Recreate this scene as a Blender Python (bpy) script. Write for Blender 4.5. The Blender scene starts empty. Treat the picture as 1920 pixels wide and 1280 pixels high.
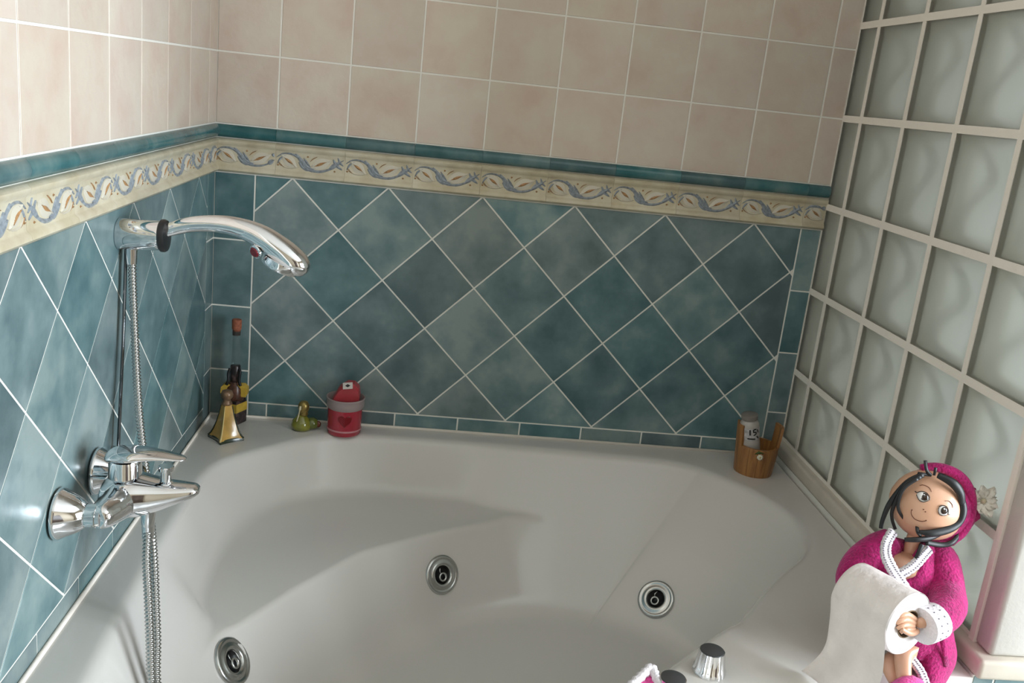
import bpy, bmesh, math, random
from mathutils import Vector, Matrix, noise
from mathutils.bvhtree import BVHTree

random.seed(7)
SC = bpy.context.scene
COL = SC.collection
Z0 = 1.25                       # height of the beige / teal tile border above the floor
V = Vector

# ------------------------------------------------------------------ camera
cam_d = bpy.data.cameras.new('camera')
cam = bpy.data.objects.new('camera', cam_d)
COL.objects.link(cam)
cam_d.sensor_fit = 'HORIZONTAL'
cam_d.sensor_width = 36.0
cam_d.lens = 32.894
cam_d.clip_start = 0.02
CR = V((0.99199783, -0.07015906, 0.10496676))
CD = V((0.08281035, -0.26601080, -0.96040653))
CF = V((0.09530351, 0.96141352, -0.25807223))
CP = V((0.48161, -2.11428, 0.13492 + Z0))
cam.matrix_world = Matrix(((CR.x, -CD.x, -CF.x, CP.x), (CR.y, -CD.y, -CF.y, CP.y), (CR.z, -CD.z, -CF.z, CP.z), (0, 0, 0, 1)))
SC.camera = cam

# ------------------------------------------------------------------ world, daylight, exposure
w = bpy.data.worlds.new('world'); SC.world = w
w.use_nodes = True
w.node_tree.nodes['Background'].inputs[0].default_value = (0.78, 0.88, 1.0, 1)
w.node_tree.nodes['Background'].inputs[1].default_value = 1.0
WIN = dict(x=2.9, y0=-2.75, y1=-1.15, z0=0.45, z1=1.90)       # window opening in the far right wall
ld = bpy.data.lights.new('window_daylight', 'AREA')
ld.shape = 'RECTANGLE'; ld.size = WIN['z1'] - WIN['z0']; ld.size_y = WIN['y1'] - WIN['y0']
ld.energy = 105; ld.color = (0.84, 0.93, 1.0)
lo = bpy.data.objects.new('window_daylight', ld); COL.objects.link(lo)
lo.location = (WIN['x'] + 0.12, (WIN['y0'] + WIN['y1']) / 2, (WIN['z0'] + WIN['z1']) / 2)
lo.rotation_euler = (0, math.radians(90), 0)
SC.view_settings.view_transform = 'Standard'
SC.view_settings.look = 'None'
SC.view_settings.gamma = 1.0
SC.view_settings.use_curve_mapping = False
SC.view_settings.exposure = 0.72
cy = SC.cycles
cy.max_bounces = 9; cy.diffuse_bounces = 4; cy.glossy_bounces = 3; cy.transmission_bounces = 7; cy.transparent_max_bounces = 4
cy.caustics_reflective = False; cy.caustics_refractive = False

# ------------------------------------------------------------------ helpers
def link(o, parent=None):
    COL.objects.link(o)
    if parent: o.parent = parent
    return o

def mesh_obj(name, verts, faces, mat, parent=None, smooth=False, loc=None, sharp=None):
    me = bpy.data.meshes.new(name)
    me.from_pydata([tuple(v) for v in verts], [], faces)
    bm = bmesh.new(); bm.from_mesh(me)
    bmesh.ops.recalc_face_normals(bm, faces=bm.faces)
    bm.to_mesh(me); bm.free()
    if mat: me.materials.append(mat)
    if smooth:
        me.shade_smooth()
        if sharp: me.set_sharp_from_angle(angle=math.radians(sharp))
    o = bpy.data.objects.new(name, me)
    if loc is not None: o.location = loc
    return link(o, parent)

def inst(name, me, parent, loc, rot=None):
    o = bpy.data.objects.new(name, me); o.location = loc
    if rot is not None: o.rotation_euler = rot
    return link(o, parent)

def empty(name, loc=(0, 0, 0), parent=None):
    o = bpy.data.objects.new(name, None); o.location = loc; o.empty_display_size = 0.05
    return link(o, parent)

def tag(o, label, cat, group=None):
    o['label'] = label; o['category'] = cat
    if group: o['group'] = group
    return o

def structure(o, label=None, cat=None):
    o['kind'] = 'structure'
    if label: o['label'] = label
    if cat: o['category'] = cat
    return o

class MB:
    """collects vertices and faces for one mesh"""
    def __init__(s): s.v = []; s.f = []
    def add(s, vs, fs):
        n = len(s.v); s.v += [V(p) for p in vs]; s.f += [tuple(i + n for i in f) for f in fs]; return s
    def box(s, a, b):
        x0, y0, z0 = a; x1, y1, z1 = b
        return s.add([(x0, y0, z0), (x1, y0, z0), (x1, y1, z0), (x0, y1, z0), (x0, y0, z1), (x1, y0, z1), (x1, y1, z1), (x0, y1, z1)],
                     [(0, 3, 2, 1), (4, 5, 6, 7), (0, 1, 5, 4), (1, 2, 6, 5), (2, 3, 7, 6), (3, 0, 4, 7)])
    def loft(s, rings, cap0=True, cap1=True, closed=True):
        n = len(rings[0]); vs = [p for r in rings for p in r]; fs = []
        for i in range(len(rings) - 1):
            for j in range(n if closed else n - 1):
                k = (j + 1) % n
                fs.append((i * n + j, i * n + k, (i + 1) * n + k, (i + 1) * n + j))
        if cap0: fs.append(tuple(range(n - 1, -1, -1)))
        if cap1: fs.append(tuple(range((len(rings) - 1) * n, len(rings) * n)))
        return s.add(vs, fs)
    def lathe(s, prof, n=32, c=(0, 0, 0), ax=None, cap0=True, cap1=True):
        """prof: (radius, height) pairs turned about the axis"""
        ax = V((0, 0, 1)) if ax is None else V(ax).normalized()
        e1 = ax.orthogonal().normalized(); e2 = ax.cross(e1); c = V(c)
        rings = [[c + ax * h + (e1 * math.cos(2 * math.pi * k / n) + e2 * math.sin(2 * math.pi * k / n)) * r for k in range(n)] for r, h in prof]
        return s.loft(rings, cap0, cap1)
    def tube(s, pts, rad, n=12, cap=True, flat=1.0, upv=None):
        """pts: path points; rad: radius or list; flat: squash along the second axis"""
        pts = [V(p) for p in pts]; m = len(pts)
        rad = [rad] * m if not hasattr(rad, '__len__') else rad
        fl = [flat] * m if not hasattr(flat, '__len__') else flat
        t0 = (pts[1] - pts[0]).normalized()
        e1 = V(upv) if upv is not None else t0.orthogonal()
        rings = []
        for i in range(m):
            t = (pts[min(i + 1, m - 1)] - pts[max(i - 1, 0)]).normalized()
            e1 = (e1 - t * e1.dot(t)).normalized(); e2 = t.cross(e1)
            rings.append([pts[i] + (e1 * math.cos(2 * math.pi * k / n) * fl[i] + e2 * math.sin(2 * math.pi * k / n)) * rad[i] for k in range(n)])
        return s.loft(rings, cap, cap)
    def ball(s, c, r, nu=20, nv=12):
        c = V(c); r = V((r, r, r)) if not hasattr(r, '__len__') else V(r)
        rings = []
        for i in range(1, nv):
            a = math.pi * i / nv
            rings.append([c + V((r.x * math.sin(a) * math.cos(2 * math.pi * k / nu), r.y * math.sin(a) * math.sin(2 * math.pi * k / nu), r.z * math.cos(a))) for k in range(nu)])
        return s.loft(rings)
    def ribbon(s, pts, wid, nrm, h=0.0, th=0.0006):
        """flat strip along pts with half widths wid, raised by h along nrm in its middle"""
        pts = [V(p) for p in pts]; m = len(pts); nrm = V(nrm).normalized()
        wid = [wid] * m if not hasattr(wid, '__len__') else wid
        rings = []
        for i in range(m):
            t = (pts[min(i + 1, m - 1)] - pts[max(i - 1, 0)]).normalized()
            sd = t.cross(nrm).normalized()
            rings.append([pts[i] - sd * wid[i], pts[i] + nrm * (h + th), pts[i] + sd * wid[i], pts[i] - nrm * th])
        return s.loft(rings)
    def build(s, name, mat, parent=None, smooth=False, loc=None, sharp=None):
        return mesh_obj(name, s.v, s.f, mat, parent, smooth, loc, sharp)

def cr(pts, n=8, closed=False):
    """Catmull-Rom through points (tuples of any dimension)"""
    out = []; m = len(pts)
    segs = m if closed else m - 1
    for i in range(segs):
        if closed: p = [pts[(i + k) % m] for k in (-1, 0, 1, 2)]
        else: p = [pts[max(0, min(m - 1, i + k))] for k in (-1, 0, 1, 2)]
        for j in range(n):
            t = j / n
            out.append(tuple(0.5 * (2 * b + (c - a) * t + (2 * a - 5 * b + 4 * c - d) * t * t + (-a + 3 * b - 3 * c + d) * t ** 3) for a, b, c, d in zip(*p)))
    if not closed: out.append(tuple(pts[-1]))
    return out

# ------------------------------------------------------------------ materials
def nt(name):
    m = bpy.data.materials.new(name); m.use_nodes = True
    t = m.node_tree
    return m, t, t.nodes['Principled BSDF']

def plain(name, col, rough=0.5, metal=0.0, coat=0.0, bump=0.0, bscale=60, trans=0.0, ior=1.45, var=0.0, vscale=8, sheen=0.0):
    m, t, b = nt(name)
    b.inputs['Base Color'].default_value = (*col, 1)
    b.inputs['Roughness'].default_value = rough
    b.inputs['Metallic'].default_value = metal
    b.inputs['Coat Weight'].default_value = coat
    b.inputs['Coat Roughness'].default_value = 0.06
    b.inputs['Transmission Weight'].default_value = trans
    b.inputs['IOR'].default_value = ior
    if sheen: b.inputs['Sheen Weight'].default_value = sheen
    if bump or var:
        tc = t.nodes.new('ShaderNodeTexCoord')
    if bump:
        nz = t.nodes.new('ShaderNodeTexNoise'); nz.inputs['Scale'].default_value = bscale; nz.inputs['Detail'].default_value = 5
        t.links.new(tc.outputs['Object'], nz.inputs['Vector'])
        bp = t.nodes.new('ShaderNodeBump'); bp.inputs['Strength'].default_value = bump; bp.inputs['Distance'].default_value = 0.004
        t.links.new(nz.outputs['Fac'], bp.inputs['Height']); t.links.new(bp.outputs['Normal'], b.inputs['Normal'])
    if var:
        n2 = t.nodes.new('ShaderNodeTexNoise'); n2.inputs['Scale'].default_value = vscale; n2.inputs['Detail'].default_value = 5
        t.links.new(tc.outputs['Object'], n2.inputs['Vector'])
        rp = t.nodes.new('ShaderNodeValToRGB')
        rp.color_ramp.elements[0].position = 0.3; rp.color_ramp.elements[1].position = 0.7
        rp.color_ramp.elements[0].color = (*[c * (1 - var) for c in col], 1)
        rp.color_ramp.elements[1].color = (*[min(1, c * (1 + var)) for c in col], 1)
        t.links.new(n2.outputs['Fac'], rp.inputs['Fac']); t.links.new(rp.outputs['Color'], b.inputs['Base Color'])
    return m

def tile_mat(name, cols, scale, rough, tint=0.12, bump=0.25, coat=0.0, shift=0.0, detail=4):
    """glazed ceramic: cloudy glaze that differs from tile to tile"""
    m, t, b = nt(name)
    tc = t.nodes.new('ShaderNodeTexCoord'); oi = t.nodes.new('ShaderNodeObjectInfo')
    mu = t.nodes.new('ShaderNodeMath'); mu.operation = 'MULTIPLY'; mu.inputs[1].default_value = 57.0
    t.links.new(oi.outputs['Random'], mu.inputs[0])
    ad = t.nodes.new('ShaderNodeVectorMath'); ad.operation = 'ADD'
    t.links.new(tc.outputs['Object'], ad.inputs[0]); t.links.new(mu.outputs[0], ad.inputs[1])
    nz = t.nodes.new('ShaderNodeTexNoise'); nz.inputs['Scale'].default_value = scale; nz.inputs['Detail'].default_value = detail; nz.inputs['Roughness'].default_value = 0.55
    t.links.new(ad.outputs[0], nz.inputs['Vector'])
    rp = t.nodes.new('ShaderNodeValToRGB'); e = rp.color_ramp.elements
    e[0].position = 0.30; e[1].position = 0.72
    e[0].color = (*cols[0], 1); e[1].color = (*cols[2], 1)
    mid = e.new(0.5); mid.color = (*cols[1], 1)
    m4 = t.nodes.new('ShaderNodeMath'); m4.operation = 'MULTIPLY'; m4.inputs[1].default_value = 13.7
    f4 = t.nodes.new('ShaderNodeMath'); f4.operation = 'FRACT'
    m5 = t.nodes.new('ShaderNodeMapRange'); m5.inputs['To Min'].default_value = -shift; m5.inputs['To Max'].default_value = shift
    a5 = t.nodes.new('ShaderNodeMath'); a5.operation = 'ADD'
    t.links.new(oi.outputs['Random'], m4.inputs[0]); t.links.new(m4.outputs[0], f4.inputs[0]); t.links.new(f4.outputs[0], m5.inputs['Value'])
    t.links.new(nz.outputs['Fac'], a5.inputs[0]); t.links.new(m5.outputs[0], a5.inputs[1]); t.links.new(a5.outputs[0], rp.inputs['Fac'])
    hs = t.nodes.new('ShaderNodeHueSaturation')
    mr = t.nodes.new('ShaderNodeMapRange'); mr.inputs['To Min'].default_value = 1 - tint; mr.inputs['To Max'].default_value = 1 + tint
    t.links.new(oi.outputs['Random'], mr.inputs['Value']); t.links.new(mr.outputs[0], hs.inputs['Value'])
    m2 = t.nodes.new('ShaderNodeMath'); m2.operation = 'MULTIPLY'; m2.inputs[1].default_value = 7.31
    fr = t.nodes.new('ShaderNodeMath'); fr.operation = 'FRACT'
    t.links.new(oi.outputs['Random'], m2.inputs[0]); t.links.new(m2.outputs[0], fr.inputs[0])
    m3 = t.nodes.new('ShaderNodeMapRange'); m3.inputs['To Min'].default_value = 1 - 2.2 * tint; m3.inputs['To Max'].default_value = 1 + 1.2 * tint
    t.links.new(fr.outputs[0], m3.inputs['Value']); t.links.new(m3.outputs[0], hs.inputs['Saturation'])
    t.links.new(rp.outputs['Color'], hs.inputs['Color']); t.links.new(hs.outputs['Color'], b.inputs['Base Color'])
    b.inputs['Roughness'].default_value = rough
    b.inputs['Coat Weight'].default_value = coat; b.inputs['Coat Roughness'].default_value = 0.25
    n2 = t.nodes.new('ShaderNodeTexNoise'); n2.inputs['Scale'].default_value = 45; n2.inputs['Detail'].default_value = 4
    t.links.new(ad.outputs[0], n2.inputs['Vector'])
    bp = t.nodes.new('ShaderNodeBump'); bp.inputs['Strength'].default_value = bump; bp.inputs['Distance'].default_value = 0.003
    t.links.new(n2.outputs['Fac'], bp.inputs['Height']); t.links.new(bp.outputs['Normal'], b.inputs['Normal'])
    return m

M = {}
M['beige'] = tile_mat('beige_tile', [(0.57, 0.447, 0.372), (0.60, 0.508, 0.425), (0.615, 0.555, 0.462)], 13, 0.42, 0.05, 0.35)
M['teal'] = tile_mat('teal_tile', [(0.072, 0.138, 0.150), (0.128, 0.208, 0.218), (0.235, 0.310, 0.305)], 12, 0.30, 0.14, 0.18, shift=0.13)
M['pencil'] = tile_mat('teal_pencil', [(0.022, 0.095, 0.105), (0.05, 0.14, 0.15), (0.12, 0.20, 0.20)], 14, 0.25, 0.12, 0.1)
M['cream'] = tile_mat('cream_border', [(0.47, 0.40, 0.27), (0.56, 0.50, 0.36), (0.62, 0.57, 0.44)], 22, 0.3, 0.04, 0.25)
M['frieze'] = plain('frieze_ground', (0.56, 0.53, 0.45), 0.35, bump=0.2, bscale=120, var=0.12, vscale=90)
M['blue'] = plain('blue_glaze', (0.24, 0.27, 0.30), 0.3, var=0.35, vscale=160)
M['brown'] = plain('brown_glaze', (0.36, 0.20, 0.09), 0.3, var=0.4, vscale=200)
M['ivory'] = plain('ivory_glaze', (0.58, 0.54, 0.45), 0.3)
M['grout'] = plain('grout', (0.80, 0.78, 0.72), 0.85, bump=0.2, bscale=200)
M['mortar'] = plain('white_mortar', (0.86, 0.80, 0.72), 0.7, bump=0.15, bscale=150)
M['stone'] = plain('cream_stone', (0.60, 0.545, 0.46), 0.35, bump=0.1, bscale=40, var=0.06, vscale=25)
M['paint'] = plain('white_paint', (0.74, 0.72, 0.68), 0.5, bump=0.12, bscale=120)
M['post'] = plain('post_paint', (0.50, 0.48, 0.44), 0.3, bump=0.1, bscale=140)
M['acrylic'] = plain('white_acrylic', (0.64, 0.615, 0.58), 0.22, coat=0.25)
M['chrome'] = plain('chrome', (0.80, 0.81, 0.83), 0.06, 1.0)
M['steel'] = plain('brushed_steel', (0.50, 0.51, 0.50), 0.22, 1.0)
M['black'] = plain('black_plastic', (0.012, 0.012, 0.013), 0.35)
M['rubber'] = plain('dark_grey', (0.05, 0.05, 0.05), 0.4)
M['floor'] = tile_mat('floor_tile', [(0.26, 0.24, 0.20), (0.31, 0.28, 0.24), (0.36, 0.33, 0.29)], 6, 0.35, 0.05, 0.2)
M['wood'] = None
M['ochre'] = plain('ochre_paint', (0.36, 0.30, 0.22), 0.6, bump=0.1, bscale=120)

# frosted glass of the blocks: light passes, shapes behind are blurred
m, t, b = nt('frosted_glass')
b.inputs['Base Color'].default_value = (0.93, 0.93, 0.88, 1)
b.inputs['Roughness'].default_value = 0.45
b.inputs['Transmission Weight'].default_value = 1.0
b.inputs['IOR'].default_value = 1.30
tr = t.nodes.new('ShaderNodeBsdfTranslucent'); tr.inputs['Color'].default_value = (0.80, 0.81, 0.76, 1)
mx = t.nodes.new('ShaderNodeMixShader'); mx.inputs[0].default_value = 0.30
t.links.new(b.outputs[0], mx.inputs[1]); t.links.new(tr.outputs[0], mx.inputs[2])
t.links.new(mx.outputs[0], t.nodes['Material Output'].inputs['Surface'])
M['block'] = m
# diffusing rear pane of the blocks
m, t, b = nt('diffusing_glass')
b.inputs['Base Color'].default_value = (0.35, 0.36, 0.33, 1); b.inputs['Roughness'].default_value = 0.4
tr = t.nodes.new('ShaderNodeBsdfTranslucent'); tr.inputs['Color'].default_value = (0.37, 0.375, 0.35, 1)
mx = t.nodes.new('ShaderNodeMixShader'); mx.inputs[0].default_value = 0.8
t.links.new(b.outputs[0], mx.inputs[1]); t.links.new(tr.outputs[0], mx.inputs[2])
t.links.new(mx.outputs[0], t.nodes['Material Output'].inputs['Surface'])
M['block_back'] = m

# ------------------------------------------------------------------ room shell
RX, RY, RZ = 2.9, -3.3, 2.45
G = 0.0011                           # how far the tiles stand in front of the grout
TH = 0.10
def shell(name, a, b, mat):
    return structure(MB().box(a, b).build(name, mat))
shell('floor', (-TH, RY - TH, -0.08), (RX + TH, TH, 0.0), M['floor'])
shell('ceiling', (-TH, RY - TH, RZ), (RX + TH, TH, RZ + 0.08), M['paint'])
wall_back = shell('wall_back', (-TH, 0.0, 0.0), (1.43, TH, RZ), M['grout'])
shell('wall_rear', (1.43, 0.0, 0.0), (RX + TH, TH, RZ), M['ochre'])
wall_left = shell('wall_left', (-TH, RY, 0.0), (0.0, 0.0, RZ), M['grout'])
shell('wall_front', (-TH, RY - TH, 0.0), (RX + TH, RY, RZ), M['ochre'])
ww = MB()
ww.box((RX, RY, 0), (RX + TH, WIN['y0'], RZ)).box((RX, WIN['y1'], 0), (RX + TH, 0, RZ))
ww.box((RX, WIN['y0'], 0), (RX + TH, WIN['y1'], WIN['z0'])).box((RX, WIN['y0'], WIN['z1']), (RX + TH, WIN['y1'], RZ))
structure(ww.build('wall_right', M['ochre']))
wf = MB(); ym = (WIN['y0'] + WIN['y1']) / 2
for a, c in ((WIN['y0'], WIN['y0'] + .05), (ym - .035, ym + .035), (WIN['y1'] - .05, WIN['y1'])):
    wf.box((RX + .01, a, WIN['z0']), (RX + .06, c, WIN['z1']))
for a, c in ((WIN['z0'], WIN['z0'] + .05), (WIN['z1'] - .05, WIN['z1'])):
    wf.box((RX + .012, WIN['y0'], a), (RX + .058, WIN['y1'], c))
structure(wf.build('window_1', M['paint']))
# unseen dark board added behind the camera to put dark stripes in the chrome
dk = plain('dark_reflection_board', (0.05, 0.03, 0.02), 0.35)
reflection_board = structure(MB().box((1.0, RY, 0.0), (1.85, RY + .035, 2.05)).build('reflection_board_1', dk))
for z_a, z_b in ((.2, .9), (1.05, 1.9)):
    rounded = MB().box((1.12, RY + .035, z_a), (1.73, RY + .043, z_b)).build('reflection_board_panel', dk, reflection_board)

# ------------------------------------------------------------------ wall tiles
def clip(poly, lo, hi, ax):
    """Sutherland-Hodgman against lo <= coord <= hi"""
    for val, sgn in ((lo, 1), (hi, -1)):
        out = []
        for i in range(len(poly)):
            p, q = poly[i], poly[(i + 1) % len(poly)]
            dp, dq = sgn * (p[ax] - val), sgn * (q[ax] - val)
            if dp >= 0: out.append(p)
            if dp * dq < 0:
                k = dp / (dp - dq); out.append((p[0] + (q[0] - p[0]) * k, p[1] + (q[1] - p[1]) * k))
        poly = out
        if not poly: return []
    return poly

def inset(poly, d):
    """move every edge of a convex polygon inwards by d"""
    n = len(poly); area = sum(poly[i][0] * poly[(i + 1) % n][1] - poly[(i + 1) % n][0] * poly[i][1] for i in range(n))
    s = 1 if area > 0 else -1; out = []
    for i in range(n):
        p0, p1, p2 = poly[i - 1], poly[i], poly[(i + 1) % n]
        a = V((p1[0] - p0[0], p1[1] - p0[1])); c = V((p2[0] - p1[0], p2[1] - p1[1]))
        if a.length < 1e-7 or c.length < 1e-7: out.append(p1); continue
        a.normalize(); c.normalize()
        na, nc = V((-a.y, a.x)) * s, V((-c.y, c.x)) * s
        m_ = na + nc; dd = max(0.25, 1 + na.dot(nc)); off = m_ * (d / dd)
        out.append((p1[0] + off.x, p1[1] + off.y))
    return out

class Face:
    """u runs along the wall, v up, n out of it"""
    def __init__(s, wall, o, u, n):
        s.wall = wall; s.o = V(o); s.u = V(u); s.n = V(n); s.vv = V((0, 0, 1))
    def p(s, u, v, n=0.0): return s.o + s.u * u + s.vv * (v + Z0) + s.n * n

CACHE = {}
def tile(face, poly, name, mat, h=G, bev=0.0006, joint=0.0018, jit=0.0002):
    poly = inset(poly, joint)
    # drop degenerate slivers
    cl = [poly[0]]
    for p in poly[1:]:
        if (V(p) - V(cl[-1])).length > 0.0015: cl.append(p)
    if (V(cl[0]) - V(cl[-1])).length < 0.0015: cl.pop()
    poly = cl
    if len(poly) < 3: return
    us = [p[0] for p in poly]; vs = [p[1] for p in poly]
    if max(us) - min(us) < 0.006 or max(vs) - min(vs) < 0.006: return
    cu, cv = (min(us) + max(us)) / 2, (min(vs) + max(vs)) / 2
    key = (id(face), name, tuple((round(a - cu, 4), round(c - cv, 4)) for a, c in poly))
    loc = face.p(cu, cv, random.uniform(0, jit))
    if key in CACHE:
        return inst(name, CACHE[key], face.wall, loc)
    rings = []
    for q, hh in ((poly, -0.001), (poly, h - bev), (inset(poly, bev), h)):
        rings.append([face.u * (a - cu) + face.vv * (c - cv) + face.n * hh for a, c in q])
    o = MB().loft(rings, cap0=False).build(name, mat, face.wall, loc=loc)
    CACHE[key] = o.data
    return o

def rect(u0, v0, u1, v1): return [(u0, v0), (u1, v0), (u1, v1), (u0, v1)]

# sizes of the tiling (metres; v = 0 is the lower edge of the beige field)
T = 0.15
X0, D, XD, ZD = 0.1312, 0.21046, 0.1692, -0.1032
YL, YD = 0.2203 - T, 0.13635 - 2 * 0.21046 * 0
ZS, ZR = -0.6325, -0.6678
W = 1.3834
PENC, BORD = 0.029, ZD
face_b = Face(wall_back, (0, 0, 0), (1, 0, 0), (0, -1, 0))
face_l = Face(wall_left, (0, 0, 0), (0, -1, 0), (1, 0, 0))

# profiles (v, n) of the pencil and of the moulded border
PEN = [(-PENC + .001, 0), (-PENC + .002, .006), (-PENC + .007, .011), (-PENC * .5, .0135), (-.007, .011), (-.002, .006), (-.001, 0)]
BOR = [(ZD + .001, 0), (ZD + .0015, .007), (ZD + .006, .0115), (ZD + .012, .0105), (ZD + .0155, .006), (ZD + .018, .0045), (-PENC - .018, .0045), (-PENC - .0155, .006), (-PENC - .012, .0105), (-PENC - .006, .0115), (-PENC - .0015, .007), (-PENC - .001, 0)]
def moulding(face, u0, u1, prof, name, mat, joint=0.0002):
    key = (id(face), name, round(u1 - u0, 4)); hw = (u1 - u0) / 2 - joint
    cv = (prof[0][0] + prof[-1][0]) / 2
    loc = face.p((u0 + u1) / 2, cv)
    if key in CACHE: return inst(name, CACHE[key], face.wall, loc)
    rings = [[face.u * a + face.vv * (v - cv) + face.n * n for v, n in prof] for a in (-hw, hw)]
    o = MB().loft(rings).build(name, mat, face.wall, smooth=True, sharp=50, loc=loc)
    CACHE[key] = o.data
    return o

ORN = {}
def ornaments(face, tile_o, u0, u1):
    """embossed leaf scroll of one border tile, in the tile's own coordinates"""
    full = abs(u1 - u0 - T) < 0.004
    key = (id(face), round(u1 - u0, 3))
    if key not in ORN:
        wdt = u1 - u0 - 0.002; fh = -PENC - .019 - (ZD + .019)
        ub = -wdt / 2
        def q(a, c, n=.0046): return face.u * (ub + a * T * .985) + face.vv * ((c - .5) * fh) + face.n * n
        lim = wdt / (T * .985)
        blue, ivo, bro = MB(), MB(), MB()
        def rib(mb, pts, wd, h=.0012):
            pp = [p for p in cr(pts, 5) if p[0] <= lim - 0.01]
            if len(pp) > 2:
                n = len(pp); mb.ribbon([q(a, c) for a, c in pp], [wd * (0.25 + 0.75 * math.sin(math.pi * min(1, max(0, i / (n - 1))))) for i in range(n)], face.n, h)
        def drop(mb, ca, cc, ln, wd, ang, h):
            if ca + .12 > lim: return
            ca_, sa = math.cos(ang), math.sin(ang); ax = face.u * ca_ + face.vv * sa
            c0 = q(ca, cc); pts = [c0 + ax * (ln * (k / 8 - .5)) for k in range(9)]
            prof = [.05, .42, .75, .95, 1, .88, .62, .3, .04]
            mb.ribbon(pts, [wd * p for p in prof], face.n, h)
        drop(ivo, .19, .50, .044, .0120, -.62, .0016); drop(ivo, .66, .52, .050, .0120, .42, .0016)
        drop(bro, .19, .50, .026, .0058, -.62, .0028); drop(bro, .65, .50, .030, .0058, .42, .0028)
        rib(blue, [(.01, .68), (.10, .93), (.24, .92), (.36, .62), (.42, .25), (.52, .06), (.66, .06), (.80, .28), (.90, .62), (.985, .86)], .0032)
        rib(blue, [(.28, .98), (.36, .62), (.44, .30), (.56, .12)], .0052)
        rib(blue, [(.33, .50), (.38, .26), (.46, .10), (.55, .16)], .0040)
        rib(blue, [(.40, .78), (.45, .50), (.50, .28)], .0024)
        rib(blue, [(.77, .20), (.85, .48), (.94, .72)], .0050)
        rib(blue, [(.83, .86), (.88, .52), (.97, .28)], .0036)
        rib(blue, [(.90, .98), (.93, .70), (.985, .52)], .0026)
        rib(blue, [(.02, .30), (.06, .62), (.13, .82)], .0022)
        rib(bro, [(.03, .46), (.06, .26), (.12, .12)], .0010)
        rib(bro, [(.50, .60), (.54, .78), (.60, .92)], .0010)
        rib(ivo, [(.06, .40), (.12, .14), (.24, .10), (.34, .22)], .0016)
        for a, c in ((.46, .86), (.86, .14), (.03, .22)): drop(bro, a, c, .005, .002, 0, .0012)
        ORN[key] = [(n_, mb, mt) for n_, mb, mt in (('blue_scroll', blue, 'blue'), ('ivory_leaf', ivo, 'ivory'), ('brown_leaf', bro, 'brown')) if mb.v]
        ORN[key] = [(n_, mesh_obj(n_, mb.v, mb.f, M[mt], tile_o).data) for n_, mb, mt in ORN[key]]
        return
    for n_, me in ORN[key]: inst(n_, me, tile_o, (0, 0, 0))

def tile_wall(face, umax, beige0, dia0, col_w, strip0, col2=None):
    """beige field, pencil, border, column of half tiles, diamonds, bottom strip"""
    js = [0.0] + [beige0 + i * T for i in range(40) if 0.012 < beige0 + i * T < umax - 0.012] + [umax]
    rows = int(math.ceil((RZ - Z0) / T))
    for a, c in zip(js, js[1:]):
        for r in range(rows):
            tile(face, rect(a, r * T, c, min((r + 1) * T, RZ - Z0)), 'beige_tile', M['beige'])
        moulding(face, a, c, PEN, 'pencil_tile', M['pencil'])
        o = moulding(face, a, c, BOR, 'border_tile', M['cream'])
        if c - a > 0.04: ornaments(face, o, a, c)
    zc = [ZD, -0.2512, -0.4040, -0.5560, ZR]
    for z1, z0 in zip(zc, zc[1:]):
        tile(face, rect(0, z0, col_w, z1), 'column_tile', M['teal'])
        if col2: tile(face, rect(col2, z0, umax, z1), 'column_tile', M['teal'])
    u1 = col2 if col2 else umax
    for i in range(-1, int(umax / (D / 2)) + 2):
        for j in range(0, 7):
            if (i + j) % 2 == 0: continue
            cu, cv = dia0 + i * D / 2, ZD - j * D / 2; hd = D / 2
            p = [(cu, cv + hd), (cu + hd, cv), (cu, cv - hd), (cu - hd, cv)]
            p = clip(p, col_w, u1, 0)
            p = clip(p, ZS, ZD, 1) if p else p
            if len(p) >= 3: tile(face, p, 'diamond_tile', M['teal'])
    ss = [col_w] + [strip0 + i * T for i in range(-12, 40) if col_w + 0.01 < strip0 + i * T < u1 - 0.01] + [u1]
    for a, c in zip(ss, ss[1:]): tile(face, rect(a, ZR - 0.002, c, ZS), 'strip_tile', M['teal'])

tile_wall(face_b, W, X0, XD, 0.0880, 0.1316, 1.3345)
tile_wall(face_l, 2.0, YL, YD, 0.0630, 0.6654)

# ------------------------------------------------------------------ glass block partition
GP, GH, G0, GZ = 0.19455, 0.19945, 0.09587, 0.35077       # pitches, first joint, one bed joint
GT = 0.08
SILL = -0.6218
y_j = [0.0, G0] + [G0 + GP * k for k in range(1, 5)]        # joints along the wall
y_end = 0.8705
z_j = [SILL] + [GZ - GH * k for k in range(4, -9, -1) if GZ - GH * k < RZ - Z0 - .03] + [RZ - Z0]
part = MB()
JV, JH = 0.0055, 0.0066                                    # half joint widths
for k, y in enumerate(y_j + [y_end]):
    a, c = max(0.0005, y - JV - .0014), min(y_end, y + JV + .0014)
    if k == 0: c = 0.004
    part.box((W - .0010, -c, SILL + Z0), (W + GT - .0015, -a, RZ))
for z in z_j:
    part.box((W - .0012, -y_end, max(z - JH - .0008, SILL) + Z0), (W + GT - .0015, -.0005, min(z + JH + .0008, RZ - Z0) + Z0))
part.box((W - .004, -.8760, SILL + Z0), (W + GT + .002, -.8630, RZ - .002))
wall_glass = part.build('wall_partition', M['mortar'])
structure(wall_glass)

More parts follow.
